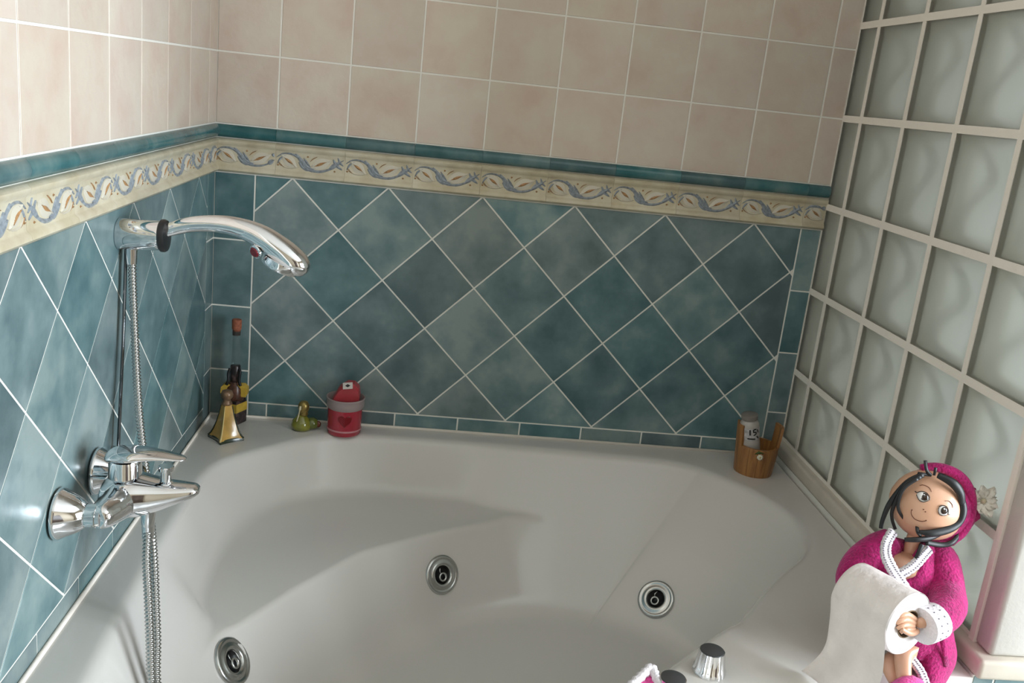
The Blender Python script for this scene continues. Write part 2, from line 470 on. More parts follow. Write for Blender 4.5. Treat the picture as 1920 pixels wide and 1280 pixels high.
def block_mesh(wd, ht, waves):
    """hollow block: two pressed panes with a cavity between them"""
    mb = MB(); n = 18 if waves else 6; PT = 0.0155
    def grid(side, inner):
        rows = []
        for i in range(n + 1):
            for j in range(n + 1):
                u, v = i / n, j / n
                e = min(u, 1 - u) * wd; f = min(v, 1 - v) * ht
                edge = min(1, min(e, f) / 0.020)
                dpt = 0.0045 * edge * edge * (3 - 2 * edge)
                if inner:
                    dpt = dpt * .6 + PT
                    if waves:
                        ph = 2 * math.pi * (1.05 * u + 0.30 * math.sin(2 * math.pi * (0.95 * v + .10)) + .25 * v)
                        dpt += edge * (0.0058 * math.sin(ph) + 0.0014 * math.sin(2 * ph + 3 * v))
                rows.append((dpt if side == 0 else GT - dpt, -(u - .5) * wd, (v - .5) * ht))
        return rows
    per = [i * (n + 1) for i in range(n)] + [n * (n + 1) + j for j in range(n)] + [i * (n + 1) + n for i in range(n, 0, -1)] + [j for j in range(n, 0, -1)]
    nn = (n + 1) * (n + 1)
    for side in (0, 1):
        fs = []
        for q in ((0, nn) if side == 0 else (nn,)):
            for i in range(n):
                for j in range(n):
                    a = q + i * (n + 1) + j; fs.append((a, a + 1, a + n + 2, a + n + 1))
        for k in range(len(per) if side == 0 else 0):
            a, c = per[k], per[(k + 1) % len(per)]
            fs.append((a, c, c + nn, a + nn))
        if side: fs = [tuple(i - nn for i in f) for f in fs]; first = len(mb.f)
        mb.add(grid(side, False) + grid(side, True) if side == 0 else grid(side, True), fs)
    me = bpy.data.meshes.new('glass_block'); me.from_pydata([tuple(p) for p in mb.v], [], mb.f)
    bm = bmesh.new(); bm.from_mesh(me); bmesh.ops.recalc_face_normals(bm, faces=bm.faces); bm.to_mesh(me); bm.free()
    me.materials.append(M['block']); me.materials.append(M['block_back'])
    for p in me.polygons: p.material_index = 1 if p.index >= first else 0
    me.shade_smooth(); me.set_sharp_from_angle(angle=math.radians(60))
    return me
BM = {}
ys = y_j + [y_end]
for c in range(len(ys) - 1):
    for r in range(len(z_j) - 1):
        wd = ys[c + 1] - ys[c] - 2 * JV; ht = z_j[r + 1] - z_j[r] - 2 * JH
        if wd < .03 or ht < .03: continue
        k = (round(wd, 3), round(ht, 3))
        if k not in BM: BM[k] = block_mesh(wd, ht, c > 0)
        inst('glass_block', BM[k], wall_glass, (W, -(ys[c] + ys[c + 1]) / 2, (z_j[r] + z_j[r + 1]) / 2 + Z0))

def rounded_box(mb, a, b, r=0.006, seg=3):
    bm = bmesh.new()
    bmesh.ops.create_cube(bm, size=1)
    for v in bm.verts: v.co = V([a[i] if v.co[i] < 0 else b[i] for i in range(3)])
    bmesh.ops.bevel(bm, geom=list(bm.edges), offset=r, segments=seg, affect='EDGES', profile=.5)
    bm.verts.index_update()
    mb.add([v.co.copy() for v in bm.verts], [tuple(v.index for v in f.verts) for f in bm.faces])
    bm.free(); return mb

structure(rounded_box(MB(), (W - .002, -.917, SILL + Z0), (W + GT + .003, -.8745, RZ - .001), .009, 4).build('trim_1', M['post'], smooth=True, sharp=40))
sill = MB()
rounded_box(sill, (W - .020, -.930, ZR + .0125 + Z0), (W + .11, -.0045, SILL + Z0), .007)
structure(sill.build('trim_2', M['stone'], smooth=True, sharp=40))
# low wall that carries the partition, tiled at its end and along the front of the bath
low = MB().box((W - .017, -.915, 0), (W + .10, -.001, ZR + .0125 + Z0))
low_wall = structure(low.build('wall_low', M['grout']))
face_e = Face(low_wall, (0, -.915, 0), (1, 0, 0), (0, -1, 0))
for r, (za, zb) in enumerate(((-.672, ZR + .012), (-.822, -.672), (-.972, -.822), (-1.122, -.972))):
    for a, c in ((W - .017, W + .018), (W + .018, W + .10)):
        tile(face_e, rect(a, za, c, zb), 'end_tile', M['teal'])

# ------------------------------------------------------------------ corner bath
# matching control points (rim edge, wall at seat height, seat edge, floor edge, outer edge), from the room corner round to the front; mirrored about the diagonal
CTL = [
 ((.175, -.175), (.203, -.203), (.397, -.397), (.465, -.465), (.003, -.003)),
 ((.270, -.092), (.290, -.152), (.470, -.342), (.535, -.412), (.20, -.0030)),
 ((.375, -.070), (.410, -.122), (.545, -.290), (.590, -.355), (.37, -.0030)),
 ((.500, -.069), (.515, -.118), (.620, -.246), (.660, -.322), (.50, -.0030)),
 ((.610, -.069), (.610, -.128), (.675, -.212), (.715, -.306), (.61, -.0030)),
 ((.700, -.070), (.688, -.162), (.712, -.188), (.765, -.297), (.70, -.0030)),
 ((.800, -.073), None, None, (.815, -.294), (.80, -.0030)),
 ((.917, -.078), None, None, (.865, -.297), (.92, -.0030)),
 ((1.070, -.090), None, None, (.900, -.304), (1.08, -.0030)),
 ((1.140, -.118), None, None, (.908, -.302), (1.16, -.0030)),
 ((1.165, -.139), None, None, (.916, -.310), (1.22, -.0030)),
 ((1.2376, -.2275), None, None, (.985, -.345), (W - .0215, -.0030)),
 ((1.279, -.322), None, None, (1.045, -.382), (W - .0215, -.22)),
 ((1.288, -.400), None, None, (1.092, -.425), (W - .0215, -.40)),
 ((1.275, -.470), None, None, (1.115, -.475), (W - .0215, -.56)),
 ((1.2445, -.5266), None, None, (1.110, -.530), (W - .0215, -.74)),
 ((1.185, -.593), None, None, (1.065, -.595), (W - .0215, -.922)),
 ((1.109, -.6845), None, None, (.995, -.665), (1.22, -.922)),
 ((1.041, -.774), None, None, (.935, -.735), (1.12, -.960)),
 ((.9075, -.9075), None, None, (.810, -.810), (1.04, -1.04)),
]
SEAT, DEEP = 0.118, 0.30
fix = []
for rim, wl, rd, fl, out in CTL:
    if wl is None:
        k = SEAT / DEEP; k2 = k + .06
        wl = (rim[0] + (fl[0] - rim[0]) * k, rim[1] + (fl[1] - rim[1]) * k)
        rd = (rim[0] + (fl[0] - rim[0]) * k2, rim[1] + (fl[1] - rim[1]) * k2); dz = DEEP * .06
    else:
        dz = 0.004
    fix.append((rim, wl, rd, fl, out, (dz,)))
mir = [tuple((-p[1], -p[0]) if len(p) == 2 else p for p in c) for c in fix[-2:0:-1]]
loop = fix + mir
SUB = 8
tracks = [cr([c[k] for c in loop], SUB, True) for k in (0, 1, 2, 3)]
dzs = cr([c[5] for c in loop], SUB, True)
outs = []
for i in range(len(loop)):
    a, c = loop[i][4], loop[(i + 1) % len(loop)][4]
    outs += [(a[0] + (c[0] - a[0]) * j / SUB, a[1] + (c[1] - a[1]) * j / SUB) for j in range(SUB)]
ZRW = ZR + Z0
def deck_z(x, y):
    """the deck swells a little at the front, where the controls sit"""
    k = min(1, max(0, (min(x, -y) - .765) / .06)); return .012 * k * k * (3 - 2 * k)
def fillet(pts, rad, n=5):
    out = [pts[0]]
    for i in range(1, len(pts) - 1):
        a, p, c = pts[i - 1], pts[i], pts[i + 1]
        da, dc = (a - p), (c - p)
        ra, rc = min(rad[i], da.length * .48), min(rad[i], dc.length * .48)
        p0, p1 = p + da.normalized() * ra if da.length > 1e-6 else p, p + dc.normalized() * rc if dc.length > 1e-6 else p
        for k in range(n + 1):
            t_ = k / n; out.append(p0 * (1 - t_) ** 2 + p * 2 * t_ * (1 - t_) + p1 * t_ * t_)
    out.append(pts[-1]); return out
cols = []
cen = V((.70, -.70))
for i in range(len(outs)):
    o2, (r0, r1, r2, r3) = outs[i], [tr_[i] for tr_ in tracks]
    rim = V((r0[0], r0[1], ZRW + deck_z(*r0)))
    ou = V((o2[0], o2[1], ZRW + deck_z(*o2)))
    p1 = V((r1[0], r1[1], ZRW - SEAT)); p2 = V((r2[0], r2[1], ZRW - SEAT - dzs[i][0])); p3 = V((r3[0], r3[1], ZRW - DEEP))
    p4 = V((cen.x + (r3[0] - cen.x) * .5, cen.y + (r3[1] - cen.y) * .5, ZRW - DEEP - .006))
    low_ = V((ou.x, ou.y, ZRW - .035))
    prof = fillet([low_, ou, rim, p1, p2, p3, p4], [0, .003, .015, .026, .010, .045, 0], 5)
    # extra rings on the deck
    k = 1 + 6
    a, c = prof[k - 1], prof[k]
    ins = []
    for s_ in (.25, .5, .75):
        q_ = a.lerp(c, s_); q_.z = ZRW + deck_z(q_.x, q_.y); ins.append(q_)
    cols.append(prof[:k] + ins + prof[k:])
NP = len(cols[0]); NC = len(cols)
tv = [p for c in cols for p in c]; tf = []
for i in range(NC):
    k = (i + 1) % NC
    for j in range(NP - 1): tf.append((i * NP + j, i * NP + j + 1, k * NP + j + 1, k * NP + j))
tv.append(V((cen.x, cen.y, ZRW - DEEP - .008))); ci = len(tv) - 1
for i in range(NC): tf.append((i * NP + NP - 1, ci, ((i + 1) % NC) * NP + NP - 1))
bath = empty('corner_bathtub', (.7, -.7, 0))
tag(bath, 'white acrylic corner whirlpool bathtub with a moulded corner seat', 'bathtub')
INV = Matrix.Translation((-.7, .7, 0))
shell_o = mesh_obj('shell', [INV @ p for p in tv], tf, M['acrylic'], bath, smooth=True)
bmx = bmesh.new(); bmx.from_mesh(shell_o.data)
fz = sum(f.normal.z * f.calc_area() for f in bmx.faces)
if fz < 0: bmesh.ops.reverse_faces(bmx, faces=bmx.faces)
bmx.to_mesh(shell_o.data); bmx.free()
shell_o.data.set_sharp_from_angle(angle=math.radians(70))
tub_bvh = BVHTree.FromPolygons([tuple(p) for p in tv], tf)

# whirlpool jets on the basin walls
def jet(at):
    loc, nrm, _, _ = tub_bvh.find_nearest(V(at))
    if nrm.dot(V((.7, -.75, ZRW + .1)) - loc) < 0: nrm = -nrm
    l = INV @ loc
    f = MB().lathe([(.0405, -.004), (.0415, .001), (.0400, .0045), (.0360, .0060), (.0335, .0046), (.0315, .0040), (.0270, .0062), (.0225, .0070), (.0195, .0050), (.0185, .0005), (.0180, -.001)], 40, l, nrm, cap0=False, cap1=False).build('whirlpool_jet', M['steel'], bath, smooth=True)
    MB().lathe([(.0183, .0012), (.0170, .0002), (.0001, -.0004)], 28, l, nrm, cap1=False).build('socket', M['black'], f, smooth=True)
    e1 = nrm.cross(V((0, 0, 1))).normalized(); up = e1.cross(nrm)
    c2 = l - up * .0045
    MB().lathe([(.0098, .0005), (.0100, .0045), (.0088, .0062), (.0066, .0058), (.0058, .0015)], 24, c2, nrm, cap0=False, cap1=False).build('nozzle', M['steel'], f, smooth=True)
    MB().tube([c2 + up * .009 + e1 * .004 + nrm * .003, c2 + up * .014 + e1 * .006 + nrm * .004, c2 + up * .020 + e1 * .003 + nrm * .003], .0014, 8).build('clip', M['steel'], f, smooth=True)
    return f
cb = MB()
cb.tube([INV @ V((.0045, -1.36, ZRW + .001)), INV @ V((.0045, -.0045, ZRW + .001)), INV @ V((W - .024, -.0045, ZRW + .001))], .0042, 8)
cb.build('caulk_bead', M['mortar'], bath, smooth=True)
JETS = [(.5638, -.3210, -.8712), (.2115, -.7245, -.8285), (1.0363, -.3169, -.9023)]
for j_ in JETS: jet((j_[0], j_[1], j_[2] + Z0))

def knob(x, y, r=.0215, h=.036):
    z = ZRW + deck_z(x, y) - .001; mb = MB(); n = 48; rings = []
    for rr, hh, fl in ((r * 1.16, 0, 1), (r * 1.15, .006, 1), (r * 1.05, .010, 1), (r * .90, h - .004, 1), (r * .86, h, .3)):
        rings.append([V((x - .7 + math.cos(2 * math.pi * k / n) * (rr - (.0011 if (k % 4) < 2 else 0) * fl), y + .7 + math.sin(2 * math.pi * k / n) * (rr - (.0011 if (k % 4) < 2 else 0) * fl), z + hh)) for k in range(n)])
    o = mb.loft(rings).build('control_knob', M['chrome'], bath, smooth=True, sharp=35)
    MB().lathe([(r * .80, h - .0005), (r * .80, h + .0012), (r * .74, h + .0016)], 28, (x - .7, y + .7, z)).build('cap', M['rubber'], o, smooth=True, sharp=40)
knob(.9400, -.9400); knob(.8640, -1.0120)

# tiled apron under the front edge of the bath
apr_pts = [(W - .040, -.900), (1.225, -.900), (1.135, -.940), (1.03, -1.03), (.940, -1.135), (.900, -1.225), (.900, -1.36)]
ap = MB(); n_ = len(apr_pts)
inn = [(x - .03, y + .03) for x, y in apr_pts]
zt = ZRW - .036
for (pa, pb), (qa, qb) in zip(zip(apr_pts, apr_pts[1:]), zip(inn, inn[1:])):
    vs = [(*pa, 0), (*pb, 0), (*qb, 0), (*qa, 0), (*pa, zt), (*pb, zt), (*qb, zt), (*qa, zt)]
    ap.add(vs, [(0, 3, 2, 1), (4, 5, 6, 7), (0, 1, 5, 4), (1, 2, 6, 5), (2, 3, 7, 6), (3, 0, 4, 7)])
apron = structure(ap.build('trim_3', M['grout']))
for pa, pb in zip(apr_pts, apr_pts[1:]):
    d_ = V((pb[0] - pa[0], pb[1] - pa[1], 0)); L_ = d_.length; d_.normalize()
    nn_ = V((-d_.y, d_.x, 0))
    if nn_.dot(V((1, -1, 0))) < 0: nn_ = -nn_
    fa = Face(apron, (pa[0], pa[1], 0), d_, nn_)
    cnt = max(1, round(L_ / T))
    for r in range(4):
        z1 = ZR - .037 - r * T
        if z1 - T + Z0 < 0: continue
        for k in range(cnt): tile(fa, rect(L_ * k / cnt, z1 - T, L_ * (k + 1) / cnt, z1), 'apron_tile', M['teal'])

# ------------------------------------------------------------------ shower mixer on the left wall
def P3(x, y, z): return V((x, y, z + Z0))
mix = empty('bath_mixer', (0.004, -.82, -.49 + Z0))
tag(mix, 'chrome lever bath mixer with two wall flanges under the shower hose', 'faucet')
MO = V((0.004, -.82, -.49 + Z0))
def L3(x, y, z): return P3(x, y, z) - MO
ES = ((-.895, -.4905), (-.748, -.4905))
for y, z in ES:
    e = MB().lathe([(.036, .0), (.0365, .003), (.035, .006), (.0315, .012), (.024, .028), (.0185, .034), (.0165, .036)], 40, L3(.005, y, z), (1, 0, 0)).build('wall_flange', M['chrome'], mix, smooth=True, sharp=40)
    MB().lathe([(.0150, .034), (.0150, .038), (.0165, .039), (.0165, .052), (.0150, .053), (.0150, .058)], 8 if False else 32, L3(.004, y, z), (1, 0, 0)).build('union_nut', M['chrome'], mix, smooth=True, sharp=30)
# body: swelling arm between the two inlets, flowing into the spout
bm_ = MB()
arm = [(.060, -.905, -.4905, .0100), (.061, -.900, -.4905, .0165), (.063, -.885, -.491, .0205), (.067, -.865, -.491, .0235), (.070, -.845, -.490, .0270), (.072, -.8215, -.489, .0290), (.070, -.798, -.490, .0270), (.067, -.778, -.491, .0235), (.063, -.758, -.491, .0205), (.061, -.743, -.4905, .0165), (.060, -.738, -.4905, .0100)]
aa = cr(arm, 4)
bm_.tube([L3(*p[:3]) for p in aa], [p[3] for p in aa], 28)
bm_.build('body', M['chrome'], mix, smooth=True)
sp = MB(); rings = []
SPT = [(.045, -.4880, .024, .040), (.062, -.4880, .029, .044), (.085, -.4890, .031, .040), (.105, -.4885, .027, .033), (.125, -.4860, .021, .027), (.145, -.4820, .0155, .0225), (.160, -.4790, .0115, .0185), (.170, -.4770, .0085, .0150), (.1755, -.4765, .0045, .0090)]
for x, z, rz, ry in cr(SPT, 4):
    rings.append([L3(x, -.8215 + ry * math.copysign(abs(math.cos(a)) ** .85, math.cos(a)), z + rz * math.copysign(abs(math.sin(a)) ** .85, math.sin(a))) for a in [2 * math.pi * k / 36 for k in range(36)]])
sp.loft(rings).build('spout', M['chrome'], mix, smooth=True)
MB().lathe([(.0255, -.474), (.0262, -.470), (.0245, -.466), (.0232, -.462), (.0228, -.440), (.0215, -.436)], 36, (.070 - MO.x, 0, Z0 - MO.z)).build('cartridge', M['chrome'], mix, smooth=True, sharp=40)
lv = MB(); rings = []
for x, hw, zt_, zb in cr([(.0435, .004, -.4300, -.4340), (.047, .0175, -.4245, -.4365), (.058, .0255, -.4190, -.4375), (.075, .0270, -.4170, -.4370), (.092, .0250, -.4175, -.4345), (.112, .0205, -.4195, -.4310), (.132, .0160, -.4225, -.4300), (.149, .0115, -.4255, -.4302), (.1565, .004, -.4275, -.4298)], 4):
    zc, hz = (zt_ + zb) / 2, max(.0005, (zt_ - zb) / 2)
    rings.append([L3(x, -.8215 + hw * math.cos(a), zc + hz * math.sin(a)) for a in [2 * math.pi * k / 28 for k in range(28)]])
lv.loft(rings).build('lever', M['chrome'], mix, smooth=True)
MB().lathe([(.0105, -.478), (.0105, -.4660), (.0080, -.4645), (.0078, -.4490), (.0110, -.4480), (.0115, -.4430), (.0100, -.4415)], 28, (.128 - MO.x, -.0015, Z0 - MO.z)).build('diverter_knob', M['chrome'], mix, smooth=True, sharp=35)
MB().lathe([(.0100, -.4985), (.0108, -.5000), (.0108, -.5065), (.0092, -.5075)], 24, (.1585 - MO.x, -.0015, Z0 - MO.z + .014), (.12, 0, 1)).build('aerator', M['steel'], mix, smooth=True, sharp=35)
MB().lathe([(.0100, -.512), (.0105, -.520), (.0095, -.536), (.0090, -.538)], 24, (.103 - MO.x, -.0015, Z0 - MO.z)).build('hose_outlet', M['chrome'], mix, smooth=True, sharp=35)

# wall bracket and hand shower
HY = -.632
hold = empty('shower_holder', P3(0.004, HY, -.142)); HO = V(hold.location)
tag(hold, 'chrome wall bracket that carries the hand shower', 'shower holder')
hb = MB(); rings = []
for x, r, z in [(0.0, .0225, -.1425), (.002, .0245, -.1425), (.012, .0245, -.1425), (.030, .0238, -.1425), (.060, .0232, -.1405), (.064, .0228, -.1400)]:
    rings.append([P3(x, HY + r * math.cos(a), z + r * math.sin(a)) - HO for a in [2 * math.pi * k / 32 for k in range(32)]])
hb.loft(rings).build('bracket', M['chrome'], hold, smooth=True, sharp=40)
MB().lathe([(.0232, .0), (.0255, .002), (.0255, .007), (.0240, .010), (.017, .012)], 32, P3(.064, HY, -.140) - HO, (1, 0, .03)).build('collar', M['black'], hold, smooth=True, sharp=40)

hs_ = empty('hand_shower', P3(.078, HY, -.128)); SO = V(hs_.location)
tag(hs_, 'curved chrome hand shower head pointing down over the bath', 'shower head')
hd = [(.066, -.1345, .0095, 1), (.080, -.1285, .0105, 1), (.105, -.1195, .0118, 1), (.135, -.1145, .0130, 1), (.165, -.1140, .0145, 1), (.195, -.1190, .0165, 1.0), (.220, -.1290, .0195, 1.05), (.243, -.1430, .0215, 1.1), (.262, -.1560, .0220, 1.15), (.277, -.1665, .0200, 1.2), (.288, -.1735, .0135, 1.25), (.2925, -.1765, .004, 1.25)]
hh = cr(hd, 4)
pts_h = [P3(p[0], HY, p[1]) - SO for p in hh]
mb = MB(); rings = []
for i, p in enumerate(hh):
    t_ = (pts_h[min(i + 1, len(hh) - 1)] - pts_h[max(i - 1, 0)]).normalized()
    s_ = V((0, 1, 0)); n2 = t_.cross(s_)
    rings.append([pts_h[i] + s_ * math.cos(a) * p[2] * p[3] + n2 * math.sin(a) * p[2] for a in [2 * math.pi * k / 28 for k in range(28)]])
mb.loft(rings).build('handle', M['chrome'], hs_, smooth=True)
ax_s = V((-.42, 0, -1)).normalized()
MB().lathe([(.0300, .0), (.0305, .010), (.0285, .0135), (.020, .0145)], 36, P3(.2500, HY, -.1660) - SO - ax_s * .004, ax_s).build('spray_plate', M['chrome'], hs_, smooth=True, sharp=40)
rb = MB().lathe([(.0085, -.002), (.0085, .0025), (.007, .004)], 24, P3(.2115, HY - .012, -.1500) - SO, (-.55, -.75, -.35)).build('selector_button', plain('red_button', (.16, .006, .016), .2, coat=.6), hs_, smooth=True, sharp=40)
MB().lathe([(.0082, -.003), (.0112, -.002), (.0112, .001), (.0088, .0018)], 24, P3(.2115, HY - .012, -.1500) - SO, (-.55, -.75, -.35), cap0=False, cap1=False).build('button_ring', M['chrome'], rb, smooth=True, sharp=40)
MB().tube([P3(.2135, HY - .006, -.1495) - SO, P3(.214, HY - .003, -.140) - SO, P3(.214, HY, -.128) - SO], [.0095, .0105, .012], 16).build('button_stem', M['chrome'], hs_, smooth=True)

# thin riser rod behind the hose
rod = empty('riser_rod', P3(.012, -.65, -.47))
tag(rod, 'thin dark vertical rod on the wall left of the shower hose', 'rod')
MB().tube([P3(.012, -.632, -.166) - V(rod.location), P3(.012, -.648, -.320) - V(rod.location), P3(.012, -.672, -.486) - V(rod.location)], .0026, 12).build('rod', plain('dark_chrome', (.16, .17, .18), .12, 1.0), rod, smooth=True)
MB().tube([P3(.004, -.672, -.484) - V(rod.location), P3(.014, -.672, -.484) - V(rod.location)], .0042, 12).build('foot', M['chrome'], rod, smooth=True)

# metal shower hose: from the mixer down into the bath and back up to the holder
hp = [(.103, -.8215, -.536), (.104, -.827, -.550), (.108, -.845, -.582), (.118, -.870, -.628), (.131, -.905, -.675), (.1434, -.940, -.720), (.158, -.965, -.762), (.172, -.975, -.790), (.176, -.962, -.798), (.163, -.945, -.775), (.145, -.920, -.734), (.1347, -.885, -.688), (.124, -.855, -.645), (.113, -.825, -.600), (.098, -.788, -.560), (.080, -.742, -.530), (.066, -.713, -.490), (.053, -.692, -.440), (.042, -.672, -.385), (.032, -.652, -.310), (.024, -.637, -.230), (.0205, -.632, -.168)]
path = cr(hp, 26)
# walk the path in even steps so that the metal rings are even
pts_e = [V(path[0])]; step = .00135; acc = 0.0
for a, c in zip(path, path[1:]):
    a, c = V(a), V(c); L_ = (c - a).length; pos = step - acc
    while pos < L_:
        pts_e.append(a.lerp(c, pos / L_)); pos += step
    acc = (acc + L_) % step
pts_e = [p + V((0, 0, Z0)) for p in pts_e]
# keep the hose on top of the bath surface
for i, p in enumerate(pts_e):
    if p.z < ZRW + .02:
        loc, nrm, _, dist = tub_bvh.find_nearest(p)
        if nrm.dot(V((.7, -.7, ZRW + .4)) - loc) < 0: nrm = -nrm
        sd = (p - loc).dot(nrm)
        if sd < .0075: pts_e[i] = p + nrm * (.0075 - sd)
hose = empty('shower_hose', pts_e[0])
tag(hose, 'ribbed chrome shower hose hanging down over the bath rim', 'hose')
rad_h = [.0066 if k % 4 > 1 else .0048 for k in range(len(pts_e))]
MB().tube([p - pts_e[0] for p in pts_e], rad_h, 10).build('ribbed_hose', M['steel'], hose, smooth=True)
MB().tube([pts_e[0] - pts_e[0] + V((0, 0, .002)), V((0, 0, -.022))], [.0092, .0086], 20).build('hose_nut', M['chrome'], hose, smooth=True, sharp=40)
MB().tube([pts_e[-1] - pts_e[0] - V((0, 0, .02)), pts_e[-1] - pts_e[0] + V((0, 0, .004))], [.0080, .0090], 20).build('hose_cone', M['chrome'], hose, smooth=True, sharp=40)

# ------------------------------------------------------------------ things on the bath rim
def sq_ring(z, hw, rot, dish=0.0, n=6):
    """square ring with sides bowed in by dish"""
    out = []
    for k in range(4):
        a = V((math.cos(rot + k * math.pi / 2), math.sin(rot + k * math.pi / 2))) * hw
        c = V((math.cos(rot + (k + 1) * math.pi / 2), math.sin(rot + (k + 1) * math.pi / 2))) * hw
        for j in range(n):
            t_ = j / n; p = a.lerp(c, t_) * (1 - dish * 4 * t_ * (1 - t_)); out.append(V((p.x, p.y, z)))
    return out
ROT = -math.pi / 2 - .10
amber = plain('amber_glaze', (.50, .30, .075), .22, coat=.5, var=.25, vscale=30)
dgreen = plain('dark_green_glaze', (.012, .025, .010), .25, coat=.4)
yb = empty('pyramid_bottle', V((.071, -.148, ZRW)))
tag(yb, 'amber pyramid-shaped bottle with flared dark green foot in the bath corner', 'bottle')
MB().loft([sq_ring(z, h_, ROT, d_) for z, h_, d_ in [(0, .0395, .10), (.003, .0405, .12), (.008, .0365, .14)]]).build('foot', dgreen, yb, smooth=True, sharp=45)
MB().loft([sq_ring(z, h_, ROT, d_) for z, h_, d_ in [(.006, .0385, .15), (.012, .0330, .14), (.022, .0275, .12), (.038, .0215, .10), (.058, .0160, .07), (.074, .0125, .04), (.080, .0110, .02)]]).build('body', amber, yb, smooth=True, sharp=35)
for k in range(4):
    a = ROT + k * math.pi / 2
    pr = [(z, h_ + .0006) for z, h_ in [(.006, .0385), (.012, .0330), (.022, .0275), (.038, .0215), (.058, .0160), (.078, .0118)]]
    MB().tube([V((math.cos(a) * h_, math.sin(a) * h_, z)) for z, h_ in pr], [.0022, .002, .0017, .0014, .0012, .001], 6).build('edge', dgreen if k else plain('pale_amber', (.62, .48, .20), .3), yb, smooth=True)
MB().lathe([(.010, .080), (.012, .083), (.009, .087), (.0075, .092), (.0125, .098), (.0135, .104), (.011, .111), (.004, .114)], 20, (0, 0, 0)).build('stopper', plain('bronze_cap', (.20, .12, .07), .35, .3, var=.4, vscale=120), yb, smooth=True)

# tall clear bottle behind, wrapped in dark print and yellow ribbon
tb = empty('tall_bottle', V((.066, -.042, ZRW)))
tag(tb, 'tall long-necked glass bottle with cork and dark yellow-banded base', 'bottle')
dprint = tile_mat('dark_print', [(.006, .006, .007), (.02, .010, .012), (.16, .10, .09)], 90, .3, .02, .05)
gold = plain('gold_ribbon', (.55, .36, .05), .4, var=.2, vscale=60)
clear = plain('clear_glass', (.72, .78, .76), .08, trans=.95, ior=1.25)
MB().loft([sq_ring(z, h_, .35, 0) for z, h_ in [(0, .026), (.002, .0275), (.030, .0275), (.050, .0265), (.058, .025)]]).build('printed_base', dprint, tb, smooth=True, sharp=40)
MB().loft([sq_ring(z, h_, .35, 0) for z, h_ in [(.030, .0285), (.046, .0283), (.050, .0275)]]).build('yellow_band', gold, tb, smooth=True, sharp=40)
for s_ in (-1, 1):
    MB().loft([[V((s_ * x + dx, y_, z)) for dx, y_ in ((-.007, -.012), (.007, -.012), (.007, .010), (-.007, .010))] for x, z in [(.020, .066), (.023, .074), (.022, .086), (.015, .093)]]).build('yellow_bow', gold, tb, smooth=True, sharp=50)
MB().lathe([(.020, .056), (.021, .064), (.0175, .085), (.0125, .096), (.0108, .100)], 24).build('shoulder', plain('brown_print', (.09, .035, .02), .3, var=.6, vscale=120), tb, smooth=True)
MB().lathe([(.0112, .098), (.0118, .110), (.0112, .136), (.0100, .138)], 20).build('neck_wrap', dprint, tb, smooth=True)
MB().lathe([(.0092, .100), (.0088, .150), (.0085, .205), (.0092, .214), (.0092, .218)], 24).build('neck', clear, tb, smooth=True)
MB().lathe([(.0072, .208), (.0088, .221), (.0106, .223), (.0108, .2425), (.0098, .2445)], 20).build('cork', plain('red_cork', (.30, .095, .05), .7, bump=.4, bscale=300, var=.3, vscale=200), tb, smooth=True, sharp=40)
for s_, dz in ((-1, 0), (1, .006)):
    MB().ribbon(cr([(s_ * .010, -.010, .132), (s_ * .013, -.013, .120 + dz), (s_ * .012, -.016, .106), (s_ * .016, -.018, .094)], 4), .0032, (0, -1, .2), .0003).build('black_ribbon', M['black'], tb, smooth=True)

# small green flask
gb = empty('green_flask', V((.2255, -.056, ZRW)))
tag(gb, 'small olive green glass flask with gold stopper beside the red pail', 'bottle')
olive = plain('olive_glass', (.20, .20, .025), .15, coat=.7, var=.3, vscale=50)
MB().lathe([(.017, 0), (.0225, .003), (.0235, .012), (.0205, .022), (.0130, .030), (.0095, .036)], 28, (-.004, 0, 0)).build('body', olive, gb, smooth=True)
MB().lathe([(.010, 0), (.0145, .003), (.0150, .012), (.0115, .020), (.004, .024)], 20, (.0190, .004, .004)).build('side_lobe', plain('deep_olive', (.10, .12, .02), .2, coat=.5), gb, smooth=True)
MB().lathe([(.0095, .034), (.0115, .038), (.0095, .043), (.0130, .050), (.0125, .060), (.0085, .067), (.003, .069)], 20, (-.001, 0, 0)).build('stopper', plain('dark_gold', (.26, .19, .06), .3, .6, var=.5, vscale=120), gb, smooth=True)
MB().ribbon(cr([(-.007, -.0125, .060), (-.008, -.0145, .050), (-.010, -.014, .038), (-.013, -.019, .024)], 4), [.002, .003, .003, .0035, .002, .0015, .0015, .0015, .0018, .0018, .0018, .0018, .001], (0, -1, .2), .0003).build('ribbon', plain('cream_ribbon', (.62, .55, .36), .5), gb, smooth=True)
MB().ball((.034, .002, .014), (.006, .005, .008), 12, 8).build('red_bead', plain('dull_red', (.12, .03, .015), .3), gb, smooth=True)

